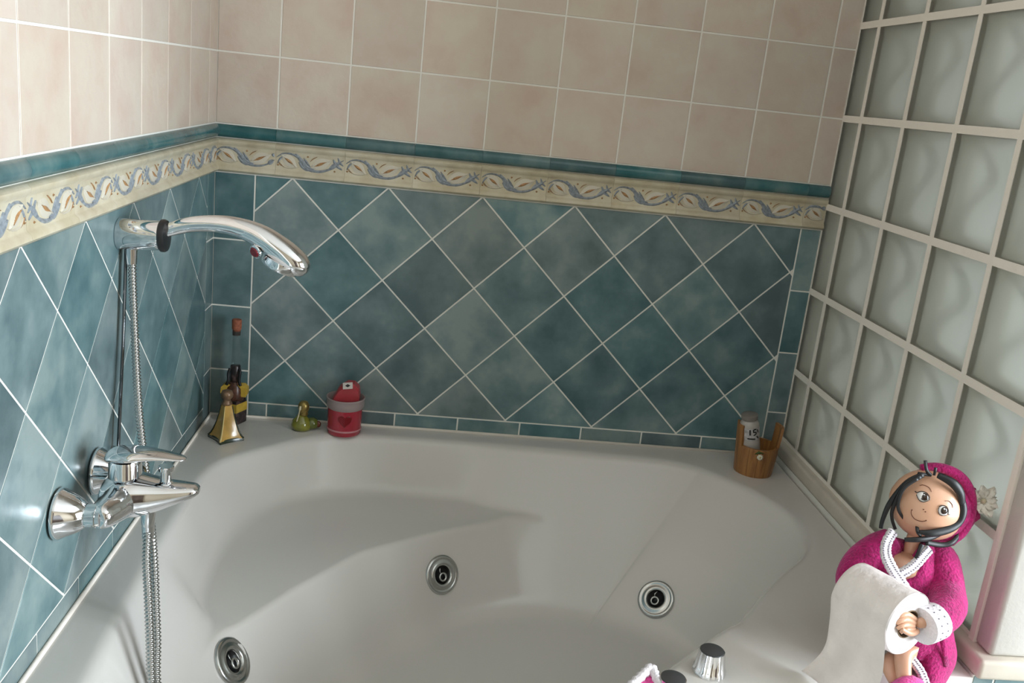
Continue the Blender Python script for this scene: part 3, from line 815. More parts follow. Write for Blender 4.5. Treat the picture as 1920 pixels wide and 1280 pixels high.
# red pail with a heart, a red soap block inside
rp_ = empty('red_pail', V((.3185, -.0535, ZRW)))
tag(rp_, 'translucent red pail with a heart and a red soap inside', 'pail')
redp = plain('red_pail_plastic', (.36, .016, .035), .25, coat=.5)
MB().lathe([(.0365, .0), (.0385, .003), (.0385, .012), (.0395, .055), (.0395, .066), (.0375, .066), (.0370, .012), (.001, .010)], 44, cap1=False).build('bucket', redp, rp_, smooth=True, sharp=40)
MB().lathe([(.0388, .010), (.0398, .011), (.0398, .0135), (.0388, .0145)], 44, cap0=False, cap1=False).build('foot_ring', plain('pink_ring', (.52, .22, .24), .3), rp_, smooth=True)
MB().lathe([(.0393, .061), (.0405, .063), (.0425, .066), (.0432, .074), (.0425, .082), (.0440, .084), (.0440, .087), (.0415, .087), (.0405, .068), (.0385, .064)], 44, cap0=False, cap1=False).build('clear_rim', plain('cloudy_rim', (.50, .40, .39), .3, trans=.35, ior=1.3), rp_, smooth=True)
hm = MB()
hpts = [(.0130 * 16 * math.sin(a) ** 3 / 13, .0130 * (13 * math.cos(a) - 5 * math.cos(2 * a) - 2 * math.cos(3 * a) - math.cos(4 * a)) / 13) for a in [2 * math.pi * k / 40 for k in range(40)]]
def on_pail(a, h_, r_): ph = a / .039 + .10; return V((r_ * math.sin(ph), -r_ * math.cos(ph), h_))
hm.loft([[on_pail(a, c + .040, .0388) for a, c in hpts], [on_pail(a, c + .040, .0402) for a, c in hpts], [on_pail(a * .93, c * .93 + .040, .0406) for a, c in hpts]], cap0=False)
hm.build('heart', plain('heart_red', (.19, .002, .008), .3), rp_)
sb = MB(); rings = []
for x, h_ in [(-.033, .010), (-.030, .036), (-.016, .064), (.002, .077), (.018, .077), (.029, .066), (.0315, .050), (.0315, .005)]:
    rings.append([V((x, -.018, .030)), V((x, -.020, .045 + h_ - .006)), V((x, -.014, .045 + h_)), V((x, .014, .045 + h_)), V((x, .020, .045 + h_ - .006)), V((x, .018, .030))])
soap = sb.loft(rings).build('soap', plain('red_soap', (.40, .045, .055), .35, var=.15, vscale=40), rp_, smooth=True, sharp=30)
lb = MB().box((-.011, -.0005, -.008), (.011, .0005, .008)).build('paper_label', plain('label_paper', (.62, .56, .52), .6), soap)
lb.location = (.004, -.0185, .1185); lb.rotation_euler = (-.75, -.15, 0)
lm = MB(); lm.add([(-.006, -.0009, .000), (.000, -.0009, .004), (.006, -.0009, .000), (.000, -.0009, -.004), (-.006, -.0005, .000), (.000, -.0005, .004), (.006, -.0005, .000), (.000, -.0005, -.004)], [(0, 1, 2, 3), (4, 7, 6, 5), (0, 4, 5, 1), (1, 5, 6, 2), (2, 6, 7, 3), (3, 7, 4, 0)])
pr_ = lm.build('printed_mark', M['black'], soap); pr_.location = lb.location; pr_.rotation_euler = lb.rotation_euler

# small wooden bucket made of staves
m, t, b = nt('bucket_wood'); M['wood'] = m
tc = t.nodes.new('ShaderNodeTexCoord'); oi = t.nodes.new('ShaderNodeObjectInfo'); mp = t.nodes.new('ShaderNodeMapping')
mp.inputs['Scale'].default_value = (110, 110, 9)
ad = t.nodes.new('ShaderNodeVectorMath'); ad.operation = 'ADD'; mu = t.nodes.new('ShaderNodeMath'); mu.operation = 'MULTIPLY'; mu.inputs[1].default_value = 31
t.links.new(oi.outputs['Random'], mu.inputs[0]); t.links.new(tc.outputs['Object'], mp.inputs['Vector']); t.links.new(mp.outputs[0], ad.inputs[0]); t.links.new(mu.outputs[0], ad.inputs[1])
nz = t.nodes.new('ShaderNodeTexNoise'); nz.inputs['Scale'].default_value = 1.0; nz.inputs['Detail'].default_value = 5
t.links.new(ad.outputs[0], nz.inputs['Vector'])
rpm = t.nodes.new('ShaderNodeValToRGB'); rpm.color_ramp.elements[0].position = .3; rpm.color_ramp.elements[1].position = .7
rpm.color_ramp.elements[0].color = (.19, .075, .022, 1); rpm.color_ramp.elements[1].color = (.40, .19, .060, 1)
t.links.new(nz.outputs['Fac'], rpm.inputs['Fac']); t.links.new(rpm.outputs['Color'], b.inputs['Base Color']); b.inputs['Roughness'].default_value = .35
wb = empty('wooden_bucket', V((1.279, -.115, ZRW)))
tag(wb, 'small wooden stave bucket with raised ears and a daisy', 'bucket')
NS = 14
for k in range(NS):
    a0, a1 = 2 * math.pi * k / NS, 2 * math.pi * (k + 1) / NS - .012
    am = (a0 + a1) / 2
    ear = abs(math.cos(am - .12)) > .93
    h_ = .118 if ear else .070
    rings = []
    for z in (0, .004, h_ - .006, h_):
        r_o = .0445 + .0055 * z / .07 - (.0008 if z in (0, h_) else 0); r_i = r_o - .006
        rings.append([V((r_ * math.cos(a), r_ * math.sin(a), z)) for r_, a in ((r_i, a0), (r_o, a0), (r_o, am), (r_o, a1), (r_i, a1))])
    MB().loft(rings).build('stave', M['wood'], wb)
MB().lathe([(.040, .004), (.040, .010)], 28).build('base_board', M['wood'], wb)
fl_ = empty('daisy', (0, 0, 0), wb)
fa_ = -math.pi / 2 - .16
fc = V((math.cos(fa_) * .0490, math.sin(fa_) * .0490, .0545)); fn = V((math.cos(fa_), math.sin(fa_), 0)); fe = V((-fn.y, fn.x, 0))
bpy.data.objects.remove(fl_)
dm = MB()
for k in range(9):
    a = 2 * math.pi * k / 9; d_ = fe * math.cos(a) + V((0, 0, 1)) * math.sin(a)
    dm.ribbon([fc + d_ * .001 + fn * .002, fc + d_ * .004 + fn * .0025, fc + d_ * .0075 + fn * .0015], [.0014, .0028, .0008], fn, .0008)
dz_ = dm.build('daisy', plain('daisy_white', (.72, .70, .58), .6), wb, smooth=True)
MB().ball(fc + fn * .003, .0024, 10, 6).build('daisy_eye', plain('daisy_yellow', (.55, .45, .22), .6), dz_, smooth=True)
MB().ribbon([fc + fe * -.012 + V((0, 0, .006)) + fn * .0006, fc + fe * -.004 + V((0, 0, .011)) + fn * .001, fc + fe * .007 + V((0, 0, .010)) + fn * .0008], [.0008, .0034, .0008], fn, .0006).build('leaf', plain('leaf_green', (.05, .09, .02), .5), wb, smooth=True)

# small bottle leaning in the bucket
lbt = empty('lotion_bottle', V((1.270, -.114, ZRW + .012)))
lbt.rotation_euler = (math.radians(4), math.radians(-11), 0)
tag(lbt, 'small grey-labelled lotion bottle leaning inside the wooden bucket', 'bottle')
lotion = plain('cloudy_plastic', (.42, .39, .36), .3, coat=.3, var=.1, vscale=50)
MB().lathe([(.020, 0), (.0235, .003), (.0240, .060), (.0235, .068), (.0225, .072), (.0225, .100), (.0215, .112), (.0170, .120), (.0130, .124)], 32).build('bottle_body', lotion, lbt, smooth=True, sharp=40)
MB().lathe([(.0130, .122), (.0190, .1235), (.0190, .1325), (.0170, .134)], 32).build('cap', plain('grey_cap', (.20, .18, .16), .35), lbt, smooth=True, sharp=40)
def on_bot(a, z, r_): return V((r_ * math.sin(a), -r_ * math.cos(a), z))
lab = MB().loft([[on_bot(-1.1 + 2.2 * k / 14, z, .0229) for k in range(15)] for z in (.076, .106)], False, False, closed=False).build('label', plain('label_grey', (.46, .44, .44), .5, var=.35, vscale=140), lbt, smooth=True)
mk = MB()
def stroke(a, c, wd=.0016):
    (a0, z0), (a1, z1) = a, c
    d_ = V((a1 - a0, z1 - z0)); L_ = max(d_.length, 1e-6); nrm = V((-d_.y, d_.x)) / L_ * wd
    pr = []
    for tt in range(5):
        p_ = V((a0, z0)).lerp(V((a1, z1)), tt / 4); pr.append((p_ + nrm, p_ - nrm))
    mk.loft([[on_bot(x.x / .023, x.y, .0234) for x in pair] for pair in pr], False, False, closed=False)
for a, c in (((-.006, .104), (-.006, .090)), ((.002, .104), (.002, .096)), ((.002, .104), (.009, .104)), ((.002, .0975), (.008, .0965)), ((.008, .0965), (.009, .092)), ((.009, .092), (.002, .0895)), ((.012, .103), (.015, .094)), ((-.012, .082), (.006, .080)), ((.010, .086), (.016, .079))): stroke(a, c)
mk.build('print', M['black'], lab)

# ------------------------------------------------------------------ cloth doll on the sill with a toilet roll
DO = V((1.2585, -.88, -.5772 + Z0)); DS = 0.00082336
UX = V((0.99199783, -0.07015906, 0.10496676))      # camera right, up and backward axes, taken as the doll's right, up and front
UY = V((-0.08281035, 0.26601080, 0.96040653))
UZ = V((-0.09530351, -0.96141352, 0.25807223))
TO_CAM = UZ - UX * .4218 + UY * .2907          # direction from the doll to the camera; depth offsets follow it
def Q(a, c, d=0.0):
    """point of the doll: a, c in image pixels (1 pixel = 0.82 mm), d = depth towards the camera in metres"""
    return UX * ((a - 1700) * DS) + UY * (-(c - 1150) * DS) + TO_CAM * d
doll = empty('doll', DO)
tag(doll, 'cloth doll in a magenta towelling robe and cap with black ribbon hair', 'doll')

def terry(name, col):
    m, t, b = nt(name)
    tc = t.nodes.new('ShaderNodeTexCoord')
    nz = t.nodes.new('ShaderNodeTexNoise'); nz.inputs['Scale'].default_value = 260; nz.inputs['Detail'].default_value = 3
    n2 = t.nodes.new('ShaderNodeTexNoise'); n2.inputs['Scale'].default_value = 45; n2.inputs['Detail'].default_value = 3
    t.links.new(tc.outputs['Object'], nz.inputs['Vector']); t.links.new(tc.outputs['Object'], n2.inputs['Vector'])
    ad = t.nodes.new('ShaderNodeMath'); ad.operation = 'MULTIPLY_ADD'; ad.inputs[1].default_value = .6
    t.links.new(n2.outputs['Fac'], ad.inputs[0]); t.links.new(nz.outputs['Fac'], ad.inputs[2])
    rp = t.nodes.new('ShaderNodeValToRGB'); rp.color_ramp.elements[0].position = .55; rp.color_ramp.elements[1].position = 1.05
    rp.color_ramp.elements[0].color = (*[c * .62 for c in col], 1); rp.color_ramp.elements[1].color = (*[min(1, c * 1.35) for c in col], 1)
    t.links.new(ad.outputs[0], rp.inputs['Fac']); t.links.new(rp.outputs['Color'], b.inputs['Base Color'])
    bp = t.nodes.new('ShaderNodeBump'); bp.inputs['Strength'].default_value = .9; bp.inputs['Distance'].default_value = .003
    t.links.new(nz.outputs['Fac'], bp.inputs['Height']); t.links.new(bp.outputs['Normal'], b.inputs['Normal'])
    b.inputs['Roughness'].default_value = .95; b.inputs['Sheen Weight'].default_value = .35; b.inputs['Sheen Tint'].default_value = (1, .45, .75, 1)
    return m
robe_m = terry('magenta_terry', (.34, .004, .105)); pinkm = terry('pink_terry', (.60, .06, .26))
skin = plain('doll_skin', (.60, .34, .22), .35, coat=.25)
lace = plain('white_lace', (.78, .74, .77), .7, bump=.6, bscale=260)
lacedot = plain('lace_dots', (.16, .14, .17), .8)
hair = plain('black_satin', (.008, .009, .010), .42)

def D3(pts): return [Q(*p) for p in pts]
def ringQ(a, c, d, ra, rc_, rd, ang=0.0, n=28, axis='c'):
    """horizontal-ish ring of the doll: half width ra across, rd in depth, tilted by ang in the image plane (pixels, depth in metres)"""
    out = []
    ca, sa = math.cos(ang), math.sin(ang)
    for k in range(n):
        th = 2 * math.pi * k / n
        x = ra * math.cos(th); dd = rd * math.sin(th)
        out.append(Q(a + x * ca, c + x * sa, d + dd))
    return out
def limb(pts, n=18, sub=5):
    """pts: (a, c, d, radius in image pixels)"""
    pp = cr(pts, sub)
    return [Q(*p[:3]) for p in pp], [p[3] * DS for p in pp]

# body: one skinned surface - neck, chest, arms and legs
bd = bpy.data.meshes.new('body'); sk_v, sk_e, sk_r = [], [], []
def chain(pts, root=None):
    prev = root
    for a, c, d, r in pts:
        sk_v.append(tuple(Q(a, c, d))); sk_r.append(r * DS); i = len(sk_v) - 1
        if prev is not None: sk_e.append((prev, i))
        prev = i
    return prev
hip = chain([(1722, 1212, .000, 34)])
chest = chain([(1712, 1150, .000, 36), (1704, 1082, .002, 36), (1702, 1058, .008, 30)], hip)
chain([(1706, 1040, .004, 15), (1712, 1012, .006, 14), (1722, 990, .004, 16)], chest)
chain([(1640, 1052, .004, 18), (1606, 1098, .018, 15), (1628, 1150, .040, 13), (1656, 1176, .052, 11)], chest)
chain([(1758, 1072, .004, 18), (1778, 1120, .024, 15), (1756, 1158, .090, 12), (1716, 1168, .114, 10)], chest)
chain([(1690, 1228, .022, 21), (1664, 1240, .044, 16), (1674, 1262, .050, 14), (1690, 1290, .050, 12)], hip)
chain([(1706, 1214, .030, 21), (1692, 1226, .060, 17), (1694, 1256, .064, 15), (1698, 1286, .062, 12)], hip)
bd.from_pydata(sk_v, sk_e, [])
bo = bpy.data.objects.new('body', bd); link(bo, doll)
bd.materials.append(skin)
md = bo.modifiers.new('skin', 'SKIN'); md.use_smooth_shade = True
for i, r in enumerate(sk_r): bd.skin_vertices[0].data[i].radius = (r, r)
bd.skin_vertices[0].data[0].use_root = True
sd = bo.modifiers.new('sub', 'SUBSURF'); sd.levels = 2; sd.render_levels = 2

# head, leaning over its left shoulder
HC = Q(1738, 948, .012); HA = math.radians(36)
hx = (UX * math.cos(HA) - UY * math.sin(HA)); hy = (UX * math.sin(HA) + UY * math.cos(HA)); hz = UZ
HRX, HRY, HRZ = .0560, .0530, .046
def H(x, y, z): return HC + hx * x + hy * y + hz * z
def face_z(x, y):
    return HRZ * math.sqrt(max(0.0, 1 - (x / HRX) ** 2 - (y / HRY) ** 2))
hm_ = MB(); rings = []
nu, nv = 32, 18
for i in range(1, nv):
    a = math.pi * i / nv
    rr = []
    for k in range(nu):
        th = 2 * math.pi * k / nu
        x, y, z = math.sin(a) * math.cos(th), math.cos(a), math.sin(a) * math.sin(th)
        wv = 1.0 + (.05 * math.sin(math.pi * max(0, -y)) - .10 * max(0, -y) ** 2)      # full cheeks, small chin
        rr.append(H(x * HRX * wv, y * HRY, z * HRZ))
    rings.append(rr)
head = hm_.loft(rings).build('head', skin, doll, smooth=True)
def disc(mb, x, y, rx, ry, lift, n=20, ang=0.0, dome=.0006):
    ca, sa = math.cos(ang), math.sin(ang)
    r0 = []; r1 = []
    for k in range(n):
        th = 2 * math.pi * k / n; u, v_ = rx * math.cos(th), ry * math.sin(th)
        px_, py_ = x + u * ca - v_ * sa, y + u * sa + v_ * ca
        r0.append(H(px_, py_, face_z(px_, py_) + lift - .001)); r1.append(H(px_ , py_, face_z(px_, py_) + lift + dome * .3))
    c_ = [H(x + (0.5 * rx * math.cos(2 * math.pi * k / n)), y + .5 * ry * math.sin(2 * math.pi * k / n), face_z(x, y) + lift + dome) for k in range(n)]
    mb.loft([r0, r1, c_], cap0=False)
eye_w = plain('eye_white', (.78, .76, .74), .25); eye_d = plain('eye_dark', (.02, .010, .006), .2, coat=.5); ink = plain('brown_ink', (.12, .03, .012), .5)
glint_paint = plain('eye_glint', (.85, .85, .85), .2)  # eye highlight painted as a white dot
FX, FY = -.017, -.003
for s_ in (-1, 1):
    ex = FX + .0035 + s_ * .0165; ey = FY + .0045
    e_ = MB(); disc(e_, ex, ey, .0078, .0068, .0006, ang=s_ * .1); eo = e_.build('eye', eye_w, head, smooth=True)
    e_ = MB(); disc(e_, ex + .0008, ey + .0010, .0052, .0056, .0013); e_.build('iris', eye_d, eo, smooth=True)
    e_ = MB(); disc(e_, ex - .0010, ey + .0030, .0013, .0013, .0022, 10); e_.build('glint', glint_paint, eo, smooth=True)
    lid = [(ex + s_ * a, ey + c) for a, c in ((-.0085, .0010), (-.006, .0055), (0, .0078), (.0055, .0055), (.0090, .0005), (.0115, .0010))]
    MB().tube([H(x, y, face_z(x, y) + .0010) for x, y in cr(lid, 4)], .0007, 6).build('lash', eye_d, eo, smooth=True)
    low_l = [(ex + s_ * a, ey + c) for a, c in ((-.0080, .0), (-.004, -.0062), (.002, -.0072), (.0080, -.0025))]
    MB().tube([H(x, y, face_z(x, y) + .0009) for x, y in cr(low_l, 4)], .0005, 6).build('lower_lash', eye_d, eo, smooth=True)
    br_ = [(ex + s_ * a, ey + c) for a, c in ((-.0055, .0135), (.000, .0170), (.0070, .0155), (.0100, .0120))]
    MB().tube([H(x, y, face_z(x, y) + .0004) for x, y in cr(br_, 4)], .0004, 6).build('eyebrow', ink, head, smooth=True)
mo = [(-.0125, -.0215), (-.0085, -.0262), (-.0010, -.0290), (.0065, -.0268), (.0105, -.0225)]
MB().tube([H(x, y, face_z(x, y) + .0003) for x, y in cr([(p_[0] + FX, p_[1] + FY) for p_ in mo], 5)], .00055, 6).build('mouth', ink, head, smooth=True)
for x, y in ((-.0025, -.0105), (.0015, -.0118), (-.0125, -.0205), (.0108, -.0215)):
    e_ = MB(); disc(e_, x + FX, y + FY, .0009, .0009, .0001, 8); e_.build('freckle', ink, head, smooth=True)

# towelling cap round the back of the head
cp = MB(); rings = []
for i, (y_, sc, off) in enumerate([(-.046, .35, .004), (-.044, .80, .002), (-.030, 1.10, -.002), (-.008, 1.20, -.006), (.016, 1.18, -.008), (.036, 1.02, -.008), (.050, .80, -.008), (.060, .50, -.008), (.064, .12, -.008)]):
    rr = []
    for k in range(30):
        th = 2 * math.pi * k / 30
        rr.append(H(.021 + math.cos(th) * HRX * .93 * sc * (1 + .02 * math.sin(7 * th + i)), y_ * .98 + .004, -.022 + math.sin(th) * HRZ * .78 * sc))
    rings.append(rr)
cap = cp.loft(cr_r := rings).build('cap', robe_m, doll, smooth=True)
# rolled edge of the cap, framing the face
ed = []
for k in range(41):
    th = math.radians(-52 + 172 * k / 40)
    ed.append(H(.006 + math.sin(th) * .0595, .004 + math.cos(th) * .0585, .004 + .004 * math.cos(3 * th)))
MB().tube(ed, [.0058 + .0035 * math.sin(math.pi * k / 40) for k in range(41)], 12).build('cap_roll', robe_m, cap, smooth=True)
MB().tube(D3([(1800, 985, -.010), (1822, 965, -.006), (1818, 930, -.004), (1822, 912, -.004)]), [.009, .013, .013, .006], 14).build('cap_fold', robe_m, cap, smooth=True)

# flower pinned to the cap
fw = MB(); fcn = Q(1838, 938, .006)
for k in range(9):
    a = 2 * math.pi * k / 9 + .2; dv = UX * math.cos(a) + UY * math.sin(a)
    sd_ = UX * -math.sin(a) + UY * math.cos(a); ln = .020 + .007 * ((k * 5) % 3) / 2
    rows = []
    for i in range(5):
        t_ = i / 4; wd = .0085 * math.sin(math.pi * (.12 + .80 * t_))
        rows.append([fcn + dv * ln * t_ + sd_ * wd * s_ + UZ * (.004 + .010 * t_ * (1 - .5 * t_) + .004 * math.sin(3 * s_ + k + 5 * t_)) for s_ in (-1, -.4, .4, 1)])
    bot = [[p - UZ * .0008 for p in r] for r in rows]
    fw.loft([r + b_[::-1] for r, b_ in zip(rows, bot)])
flw = fw.build('flower', plain('ivory_silk', (.70, .67, .60), .6, var=.12, vscale=60), doll, smooth=True)
MB().ball(fcn + UZ * .009, .0042, 12, 8).build('flower_centre', plain('flower_core', (.45, .40, .28), .7), flw, smooth=True)

# ribbon hair
STR = [
 [(1730, 898, .048, 5), (1700, 912, .044, 5), (1670, 945, .026, 5), (1656, 975, .018, 4), (1652, 992, .016, 3.5)],
 [(1726, 902, .050, 4), (1696, 918, .046, 4), (1675, 955, .026, 3.5), (1673, 975, .022, 3), (1679, 994, .020, 3)],
 [(1720, 906, .052, 3.5), (1694, 924, .048, 3.5), (1684, 955, .038, 3), (1696, 978, .030, 2.5), (1704, 986, .030, 2)],
 [(1745, 898, .040, 3), (1738, 892, .042, 3.5), (1735, 882, .042, 3.5), (1734, 871, .040, 3.5)],
 [(1750, 898, .040, 2.5), (1752, 890, .042, 3), (1753, 884, .042, 3)],
 [(1745, 897, .038, 3), (1728, 896, .042, 3), (1720, 893, .040, 2)],
 [(1756, 900, .052, 5), (1782, 914, .056, 8), (1797, 932, .053, 8), (1801, 952, .048, 6)],
 [(1801, 945, .048, 6), (1803, 965, .048, 7), (1796, 985, .048, 6), (1776, 998, .052, 7), (1745, 1005, .056, 7), (1722, 1002, .054, 3)],
 [(1696, 1016, .046, 4), (1720, 1016, .050, 5), (1745, 1012, .046, 5), (1768, 1000, .038, 5)],
 [(1800, 1000, .020, 5), (1785, 1018, .028, 5), (1765, 1024, .030, 5), (1735, 1020, .036, 5)],
 [(1728, 1024, .046, 5), (1722, 1038, .046, 4), (1714, 1053, .042, 3)],
 [(1719, 992, .042, 3.5), (1720, 1002, .046, 3.5), (1726, 1010, .046, 3)],
]
for s_ in STR:
    pp = cr(s_, 5)
    MB().tube([Q(*p[:3]) for p in pp], [p[3] * DS for p in pp], 8, flat=.45, upv=UZ).build('hair_ribbon', hair, doll, smooth=True)

# robe: body of the robe, two sleeves, skirt panel
rings = []
for a, c, d, ra, rd, an in cr([(1712, 1010, -.004, 34, .026, .1), (1700, 1020, -.006, 62, .034, .1), (1696, 1042, -.006, 80, .040, .08), (1698, 1080, -.004, 78, .044, .06), (1706, 1130, -.002, 72, .046, .06), (1718, 1180, .000, 70, .048, .05), (1730, 1215, .000, 62, .048, .05), (1736, 1236, -.002, 52, .044, .05)], 4):
    rr = []
    for k in range(36):
        th = 2 * math.pi * k / 36
        x = ra * math.cos(th); dd = rd * math.sin(th)
        c2 = c + x * math.sin(an)
        if c < 1100 and math.sin(th) > 0:            # V neck: pull the front edge down and in
            tq = max(0, 1 - abs(x + 2) / 30)
            c2 += tq * max(0, (1075 - c)) * .5; dd -= tq * .034 * min(1, (1100 - c) / 40)
        rr.append(Q(a + x * math.cos(an), c2, d + dd + .0012 * math.sin(9 * th + c * .1)))
    rings.append(rr)
robe = MB().loft(rings).build('robe', robe_m, doll, smooth=True)
pl, rl = limb([(1672, 1014, -.004, 26), (1644, 1032, .000, 32), (1616, 1060, .006, 35), (1606, 1092, .018, 36), (1622, 1136, .032, 32), (1644, 1170, .044, 27), (1654, 1186, .048, 24)])
MB().tube(pl, rl, 20).build('sleeve', robe_m, robe, smooth=True)
pl, rl = limb([(1734, 1034, -.004, 24), (1756, 1048, .000, 36), (1764, 1078, .006, 38), (1770, 1112, .024, 36), (1774, 1136, .056, 33), (1764, 1154, .082, 30), (1752, 1162, .094, 28)])
MB().tube(pl, rl, 20).build('sleeve', robe_m, robe, smooth=True)
rings = []
for a, c, d, ra, rd in cr([(1745, 1195, .006, 46, .044), (1752, 1218, .010, 42, .046), (1752, 1240, .012, 38, .046), (1748, 1262, .014, 30, .044), (1742, 1282, .014, 24, .040)], 4):
    rings.append([Q(a + ra * math.cos(2 * math.pi * k / 26), c + 8 * math.cos(2 * math.pi * k / 26), d + rd * .8 * math.sin(2 * math.pi * k / 26)) for k in range(26)])
MB().loft(rings).build('skirt', robe_m, robe, smooth=True)
MB().tube(D3([(1762, 1186, .048), (1768, 1215, .050), (1773, 1246, .046)]), [.0045, .0042, .0040], 10, flat=.5, upv=UZ).build('belt_end', robe_m, robe, smooth=True)

def lace_band(pts, wd, name='lace_trim', parent=robe, dots=True):
    pp = cr(pts, 6); P_ = [Q(*p) for p in pp]
    mb = MB(); rings = []; m_ = len(P_)
    dmb = MB()
    for i in range(m_):
        t_ = (P_[min(i + 1, m_ - 1)] - P_[max(i - 1, 0)]).normalized()
        s_ = t_.cross(UZ).normalized(); w_ = wd * DS * (1 + .10 * (i % 2)); n_v = s_.cross(t_)
        if n_v.dot(UZ) < 0: n_v = -n_v
        rings.append([P_[i] - s_ * w_, P_[i] - s_ * w_ * .3 + n_v * .0014, P_[i] + s_ * w_ * .3 + n_v * .0014, P_[i] + s_ * w_, P_[i] - n_v * .0008])
        if dots and 0 < i < m_ - 1:
            for q_ in (-.45, .45):
                dmb.lathe([(.0012, .0), (.0012, .0021)], 6, P_[i] + s_ * w_ * q_ + t_ * .001 * (1 if q_ > 0 else -1), n_v)
    o = mb.loft(rings).build(name, lace, parent, smooth=True)
    if dmb.v: dmb.build('eyelets', lacedot, o)
    return o
lace_band([(1676, 998, .032), (1664, 1020, .040), (1662, 1042, .044), (1672, 1066, .048), (1686, 1088, .050), (1702, 1112, .050)], 10)
lace_band([(1742, 1030, .034), (1730, 1044, .040), (1712, 1064, .046), (1690, 1078, .0485)], 10)
lace_band([(1696, 1214, .056), (1712, 1236, .058), (1726, 1256, .058), (1736, 1282, .056)], 8)
def cuff(path, rad, name='cuff'):
    pp = cr(path, 3); mb = MB().tube([Q(*p) for p in pp], [rad * DS] * len(pp), 22, cap=True)
    o = mb.build(name, lace, robe, smooth=True, sharp=50)
    dm_ = MB(); c0, c1 = Q(*path[0]), Q(*path[-1]); axv = (c1 - c0).normalized(); e1 = axv.orthogonal().normalized(); e2 = axv.cross(e1)
    for k in range(16):
        a = 2 * math.pi * k / 16; dv = e1 * math.cos(a) + e2 * math.sin(a)
        for f_ in (.3, .7): dm_.lathe([(.0012, -.0002), (.0012, .0006)], 6, c0.lerp(c1, f_) + dv * (rad * DS), dv)
    dm_.build('eyelets', lacedot, o)
cuff([(1752, 1162, .094), (1738, 1168, .102), (1727, 1172, .108)], 32)
cuff([(1656, 1196, .046), (1660, 1208, .048), (1662, 1216, .050)], 24)

# five fingers of the hand that holds the roll
fing = [[(1714, 1160, 0.110, 5.5), (1702, 1152, 0.118, 5.2), (1692, 1153, 0.122, 4.6), (1684, 1158, 0.122, 3.6)],
        [(1712, 1166, 0.112, 5.5), (1700, 1160, 0.121, 5.2), (1690, 1162, 0.125, 4.6), (1682, 1167, 0.124, 3.6)],
        [(1711, 1171, 0.113, 5.2), (1700, 1169, 0.122, 5.0), (1691, 1171, 0.126, 4.4), (1684, 1176, 0.125, 3.4)],
        [(1712, 1176, 0.112, 4.8), (1702, 1177, 0.120, 4.4), (1694, 1179, 0.123, 4.0), (1689, 1183, 0.123, 3.0)],
        [(1718, 1180, 0.110, 5.6), (1709, 1184, 0.117, 5.4), (1699, 1181, 0.124, 4.8), (1691, 1176, 0.128, 3.6)]]
for f_ in fing:
    pl, rl = limb(f_, sub=4); MB().tube(pl, rl, 10).build('finger', skin, doll, smooth=True)
# fluffy slippers
for a, c, d in ((1703, 1290, .070), (1688, 1300, .056)):
    sl = MB(); rings = []; nu, nv = 26, 16
    for i in range(1, nv):
        al = math.pi * i / nv
        rr = []
        for k in range(nu):
            th = 2 * math.pi * k / nu; nb = 1 + .05 * noise.noise(V((math.cos(th) * 3 + a, math.sin(th) * 3, al * 3)))
            rr.append(Q(a + 34 * nb * math.sin(al) * math.cos(th), c - 30 * nb * math.cos(al), d + .030 * nb * math.sin(al) * math.sin(th)))
        rings.append(rr)
    sl.loft(rings).build('slipper', pinkm, doll, smooth=True)

# toilet roll in the doll's arms, its loose end hanging over the bath deck
RC = Q(1652, 1140, .070)                                  # middle of the roll
RA = (UX * .50 - UY * .24 + UZ * .83).normalized()        # axis, near end towards the viewer's right
HL, RR = .049, .0475
roll = empty('toilet_roll', DO + RC)
tag(roll, 'white toilet paper roll held in the doll\'s arms with a hanging sheet', 'toilet roll')
paper = plain('tissue_paper', (.80, .735, .71), .9, bump=.9, bscale=45, var=.06, vscale=25)
card = plain('cardboard', (.22, .15, .09), .8)
MB().lathe([(.0215, -HL + .001), (RR - .0015, -HL), (RR, -HL + .002), (RR, HL - .002), (RR - .0015, HL), (.0215, HL - .001)], 56, (0, 0, 0), RA, cap0=False, cap1=False).build('paper_wind', plain('tissue_wind', (.76, .72, .72), .9, bump=.3, bscale=90), roll, smooth=True, sharp=40)
MB().lathe([(.0215, -HL), (.0215, HL), (.0200, HL), (.0200, -HL), (.0215, -HL)], 40, (0, 0, 0), RA, cap0=False, cap1=False).build('core', card, roll, smooth=True, sharp=40)
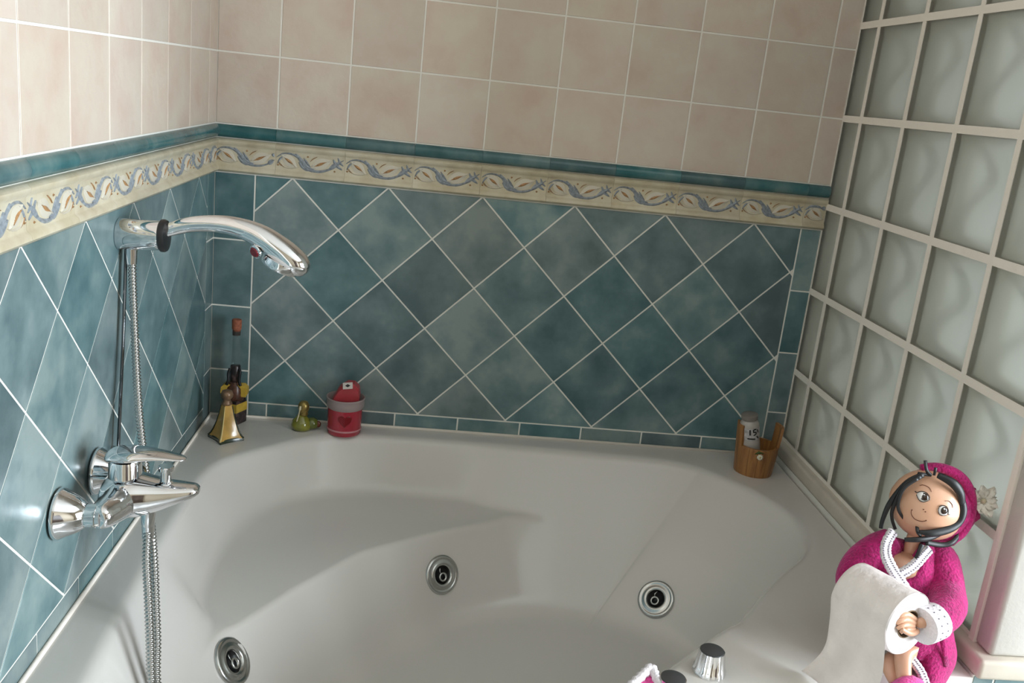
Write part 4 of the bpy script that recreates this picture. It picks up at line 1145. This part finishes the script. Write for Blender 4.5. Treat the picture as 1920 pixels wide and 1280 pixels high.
# the sheet leaves the roll over its top and front and falls to the lower left
topv = (UY - RA * UY.dot(RA)).normalized(); frv = RA.cross(topv)
if frv.dot(UZ) < 0: frv = -frv
sheet = []
for k in range(12):
    th = math.radians(-60 + 150 * k / 11)
    sheet.append((topv * math.cos(th) + frv * math.sin(th)) * (RR + .0012))
base = sheet[-1]
fall = [(-3, 22, .004), (-8, 50, .008), (-13, 76, .009), (-22, 98, .006), (-38, 120, .0), (-50, 136, -.006)]
for a, c, d in fall:
    sheet.append(base + UX * a * DS - UY * c * DS + UZ * d)
sh = cr([tuple(p) for p in sheet], 3); rings = []
for i, p in enumerate(sh):
    p = V(p); t_ = i / (len(sh) - 1); row = []
    for j in range(13):
        s_ = -1 + 2 * j / 12
        wob = (.0016 + .005 * max(0, t_ - .5)) * math.sin(6 * s_ + 9 * t_) * min(1, max(0, t_ - .35) * 3)
        flare = 1 + .10 * max(0, t_ - .6)
        row.append(p + RA * HL * .985 * s_ * flare + UZ * wob - UX * (.0 * s_))
    rings.append(row)
pm = MB(); pm.loft([r + [q_ - UZ * .0007 - topv * .0004 for q_ in r[::-1]] for r in rings])
pm.build('loose_sheet', paper, roll, smooth=True, sharp=60)

# pink cloth with white lace lying on the front deck
pc = empty('pink_cloth', V((.820, -1.045, ZRW + deck_z(.820, -1.045))))
tag(pc, 'corner of a folded pink cloth with white lace edging near the chrome knobs', 'cloth')
PO = V(pc.location)
def slab(quad, th, up):
    b_ = [p - up * th for p in quad]
    return MB().add(list(quad) + b_, [(0, 1, 2, 3), (7, 6, 5, 4), (0, 4, 5, 1), (1, 5, 6, 2), (2, 6, 7, 3), (3, 7, 4, 0)])
cloth_pts = [V((-.032, .010, .018)), V((.018, .056, .034)), V((.030, .004, .016)), V((-.012, -.030, .009))]
slab(cloth_pts, .008, V((0, 0, 1))).build('cloth', pinkm, pc)
for a, c in ((0, 1), (1, 2)):
    p0, p1 = cloth_pts[a], cloth_pts[c]
    MB().tube([p0.lerp(p1, k / 14) + V((0, 0, .002)) for k in range(15)], [.0058 + .0018 * (k % 2) for k in range(15)], 8).build('lace_edge', lace, pc, smooth=True)
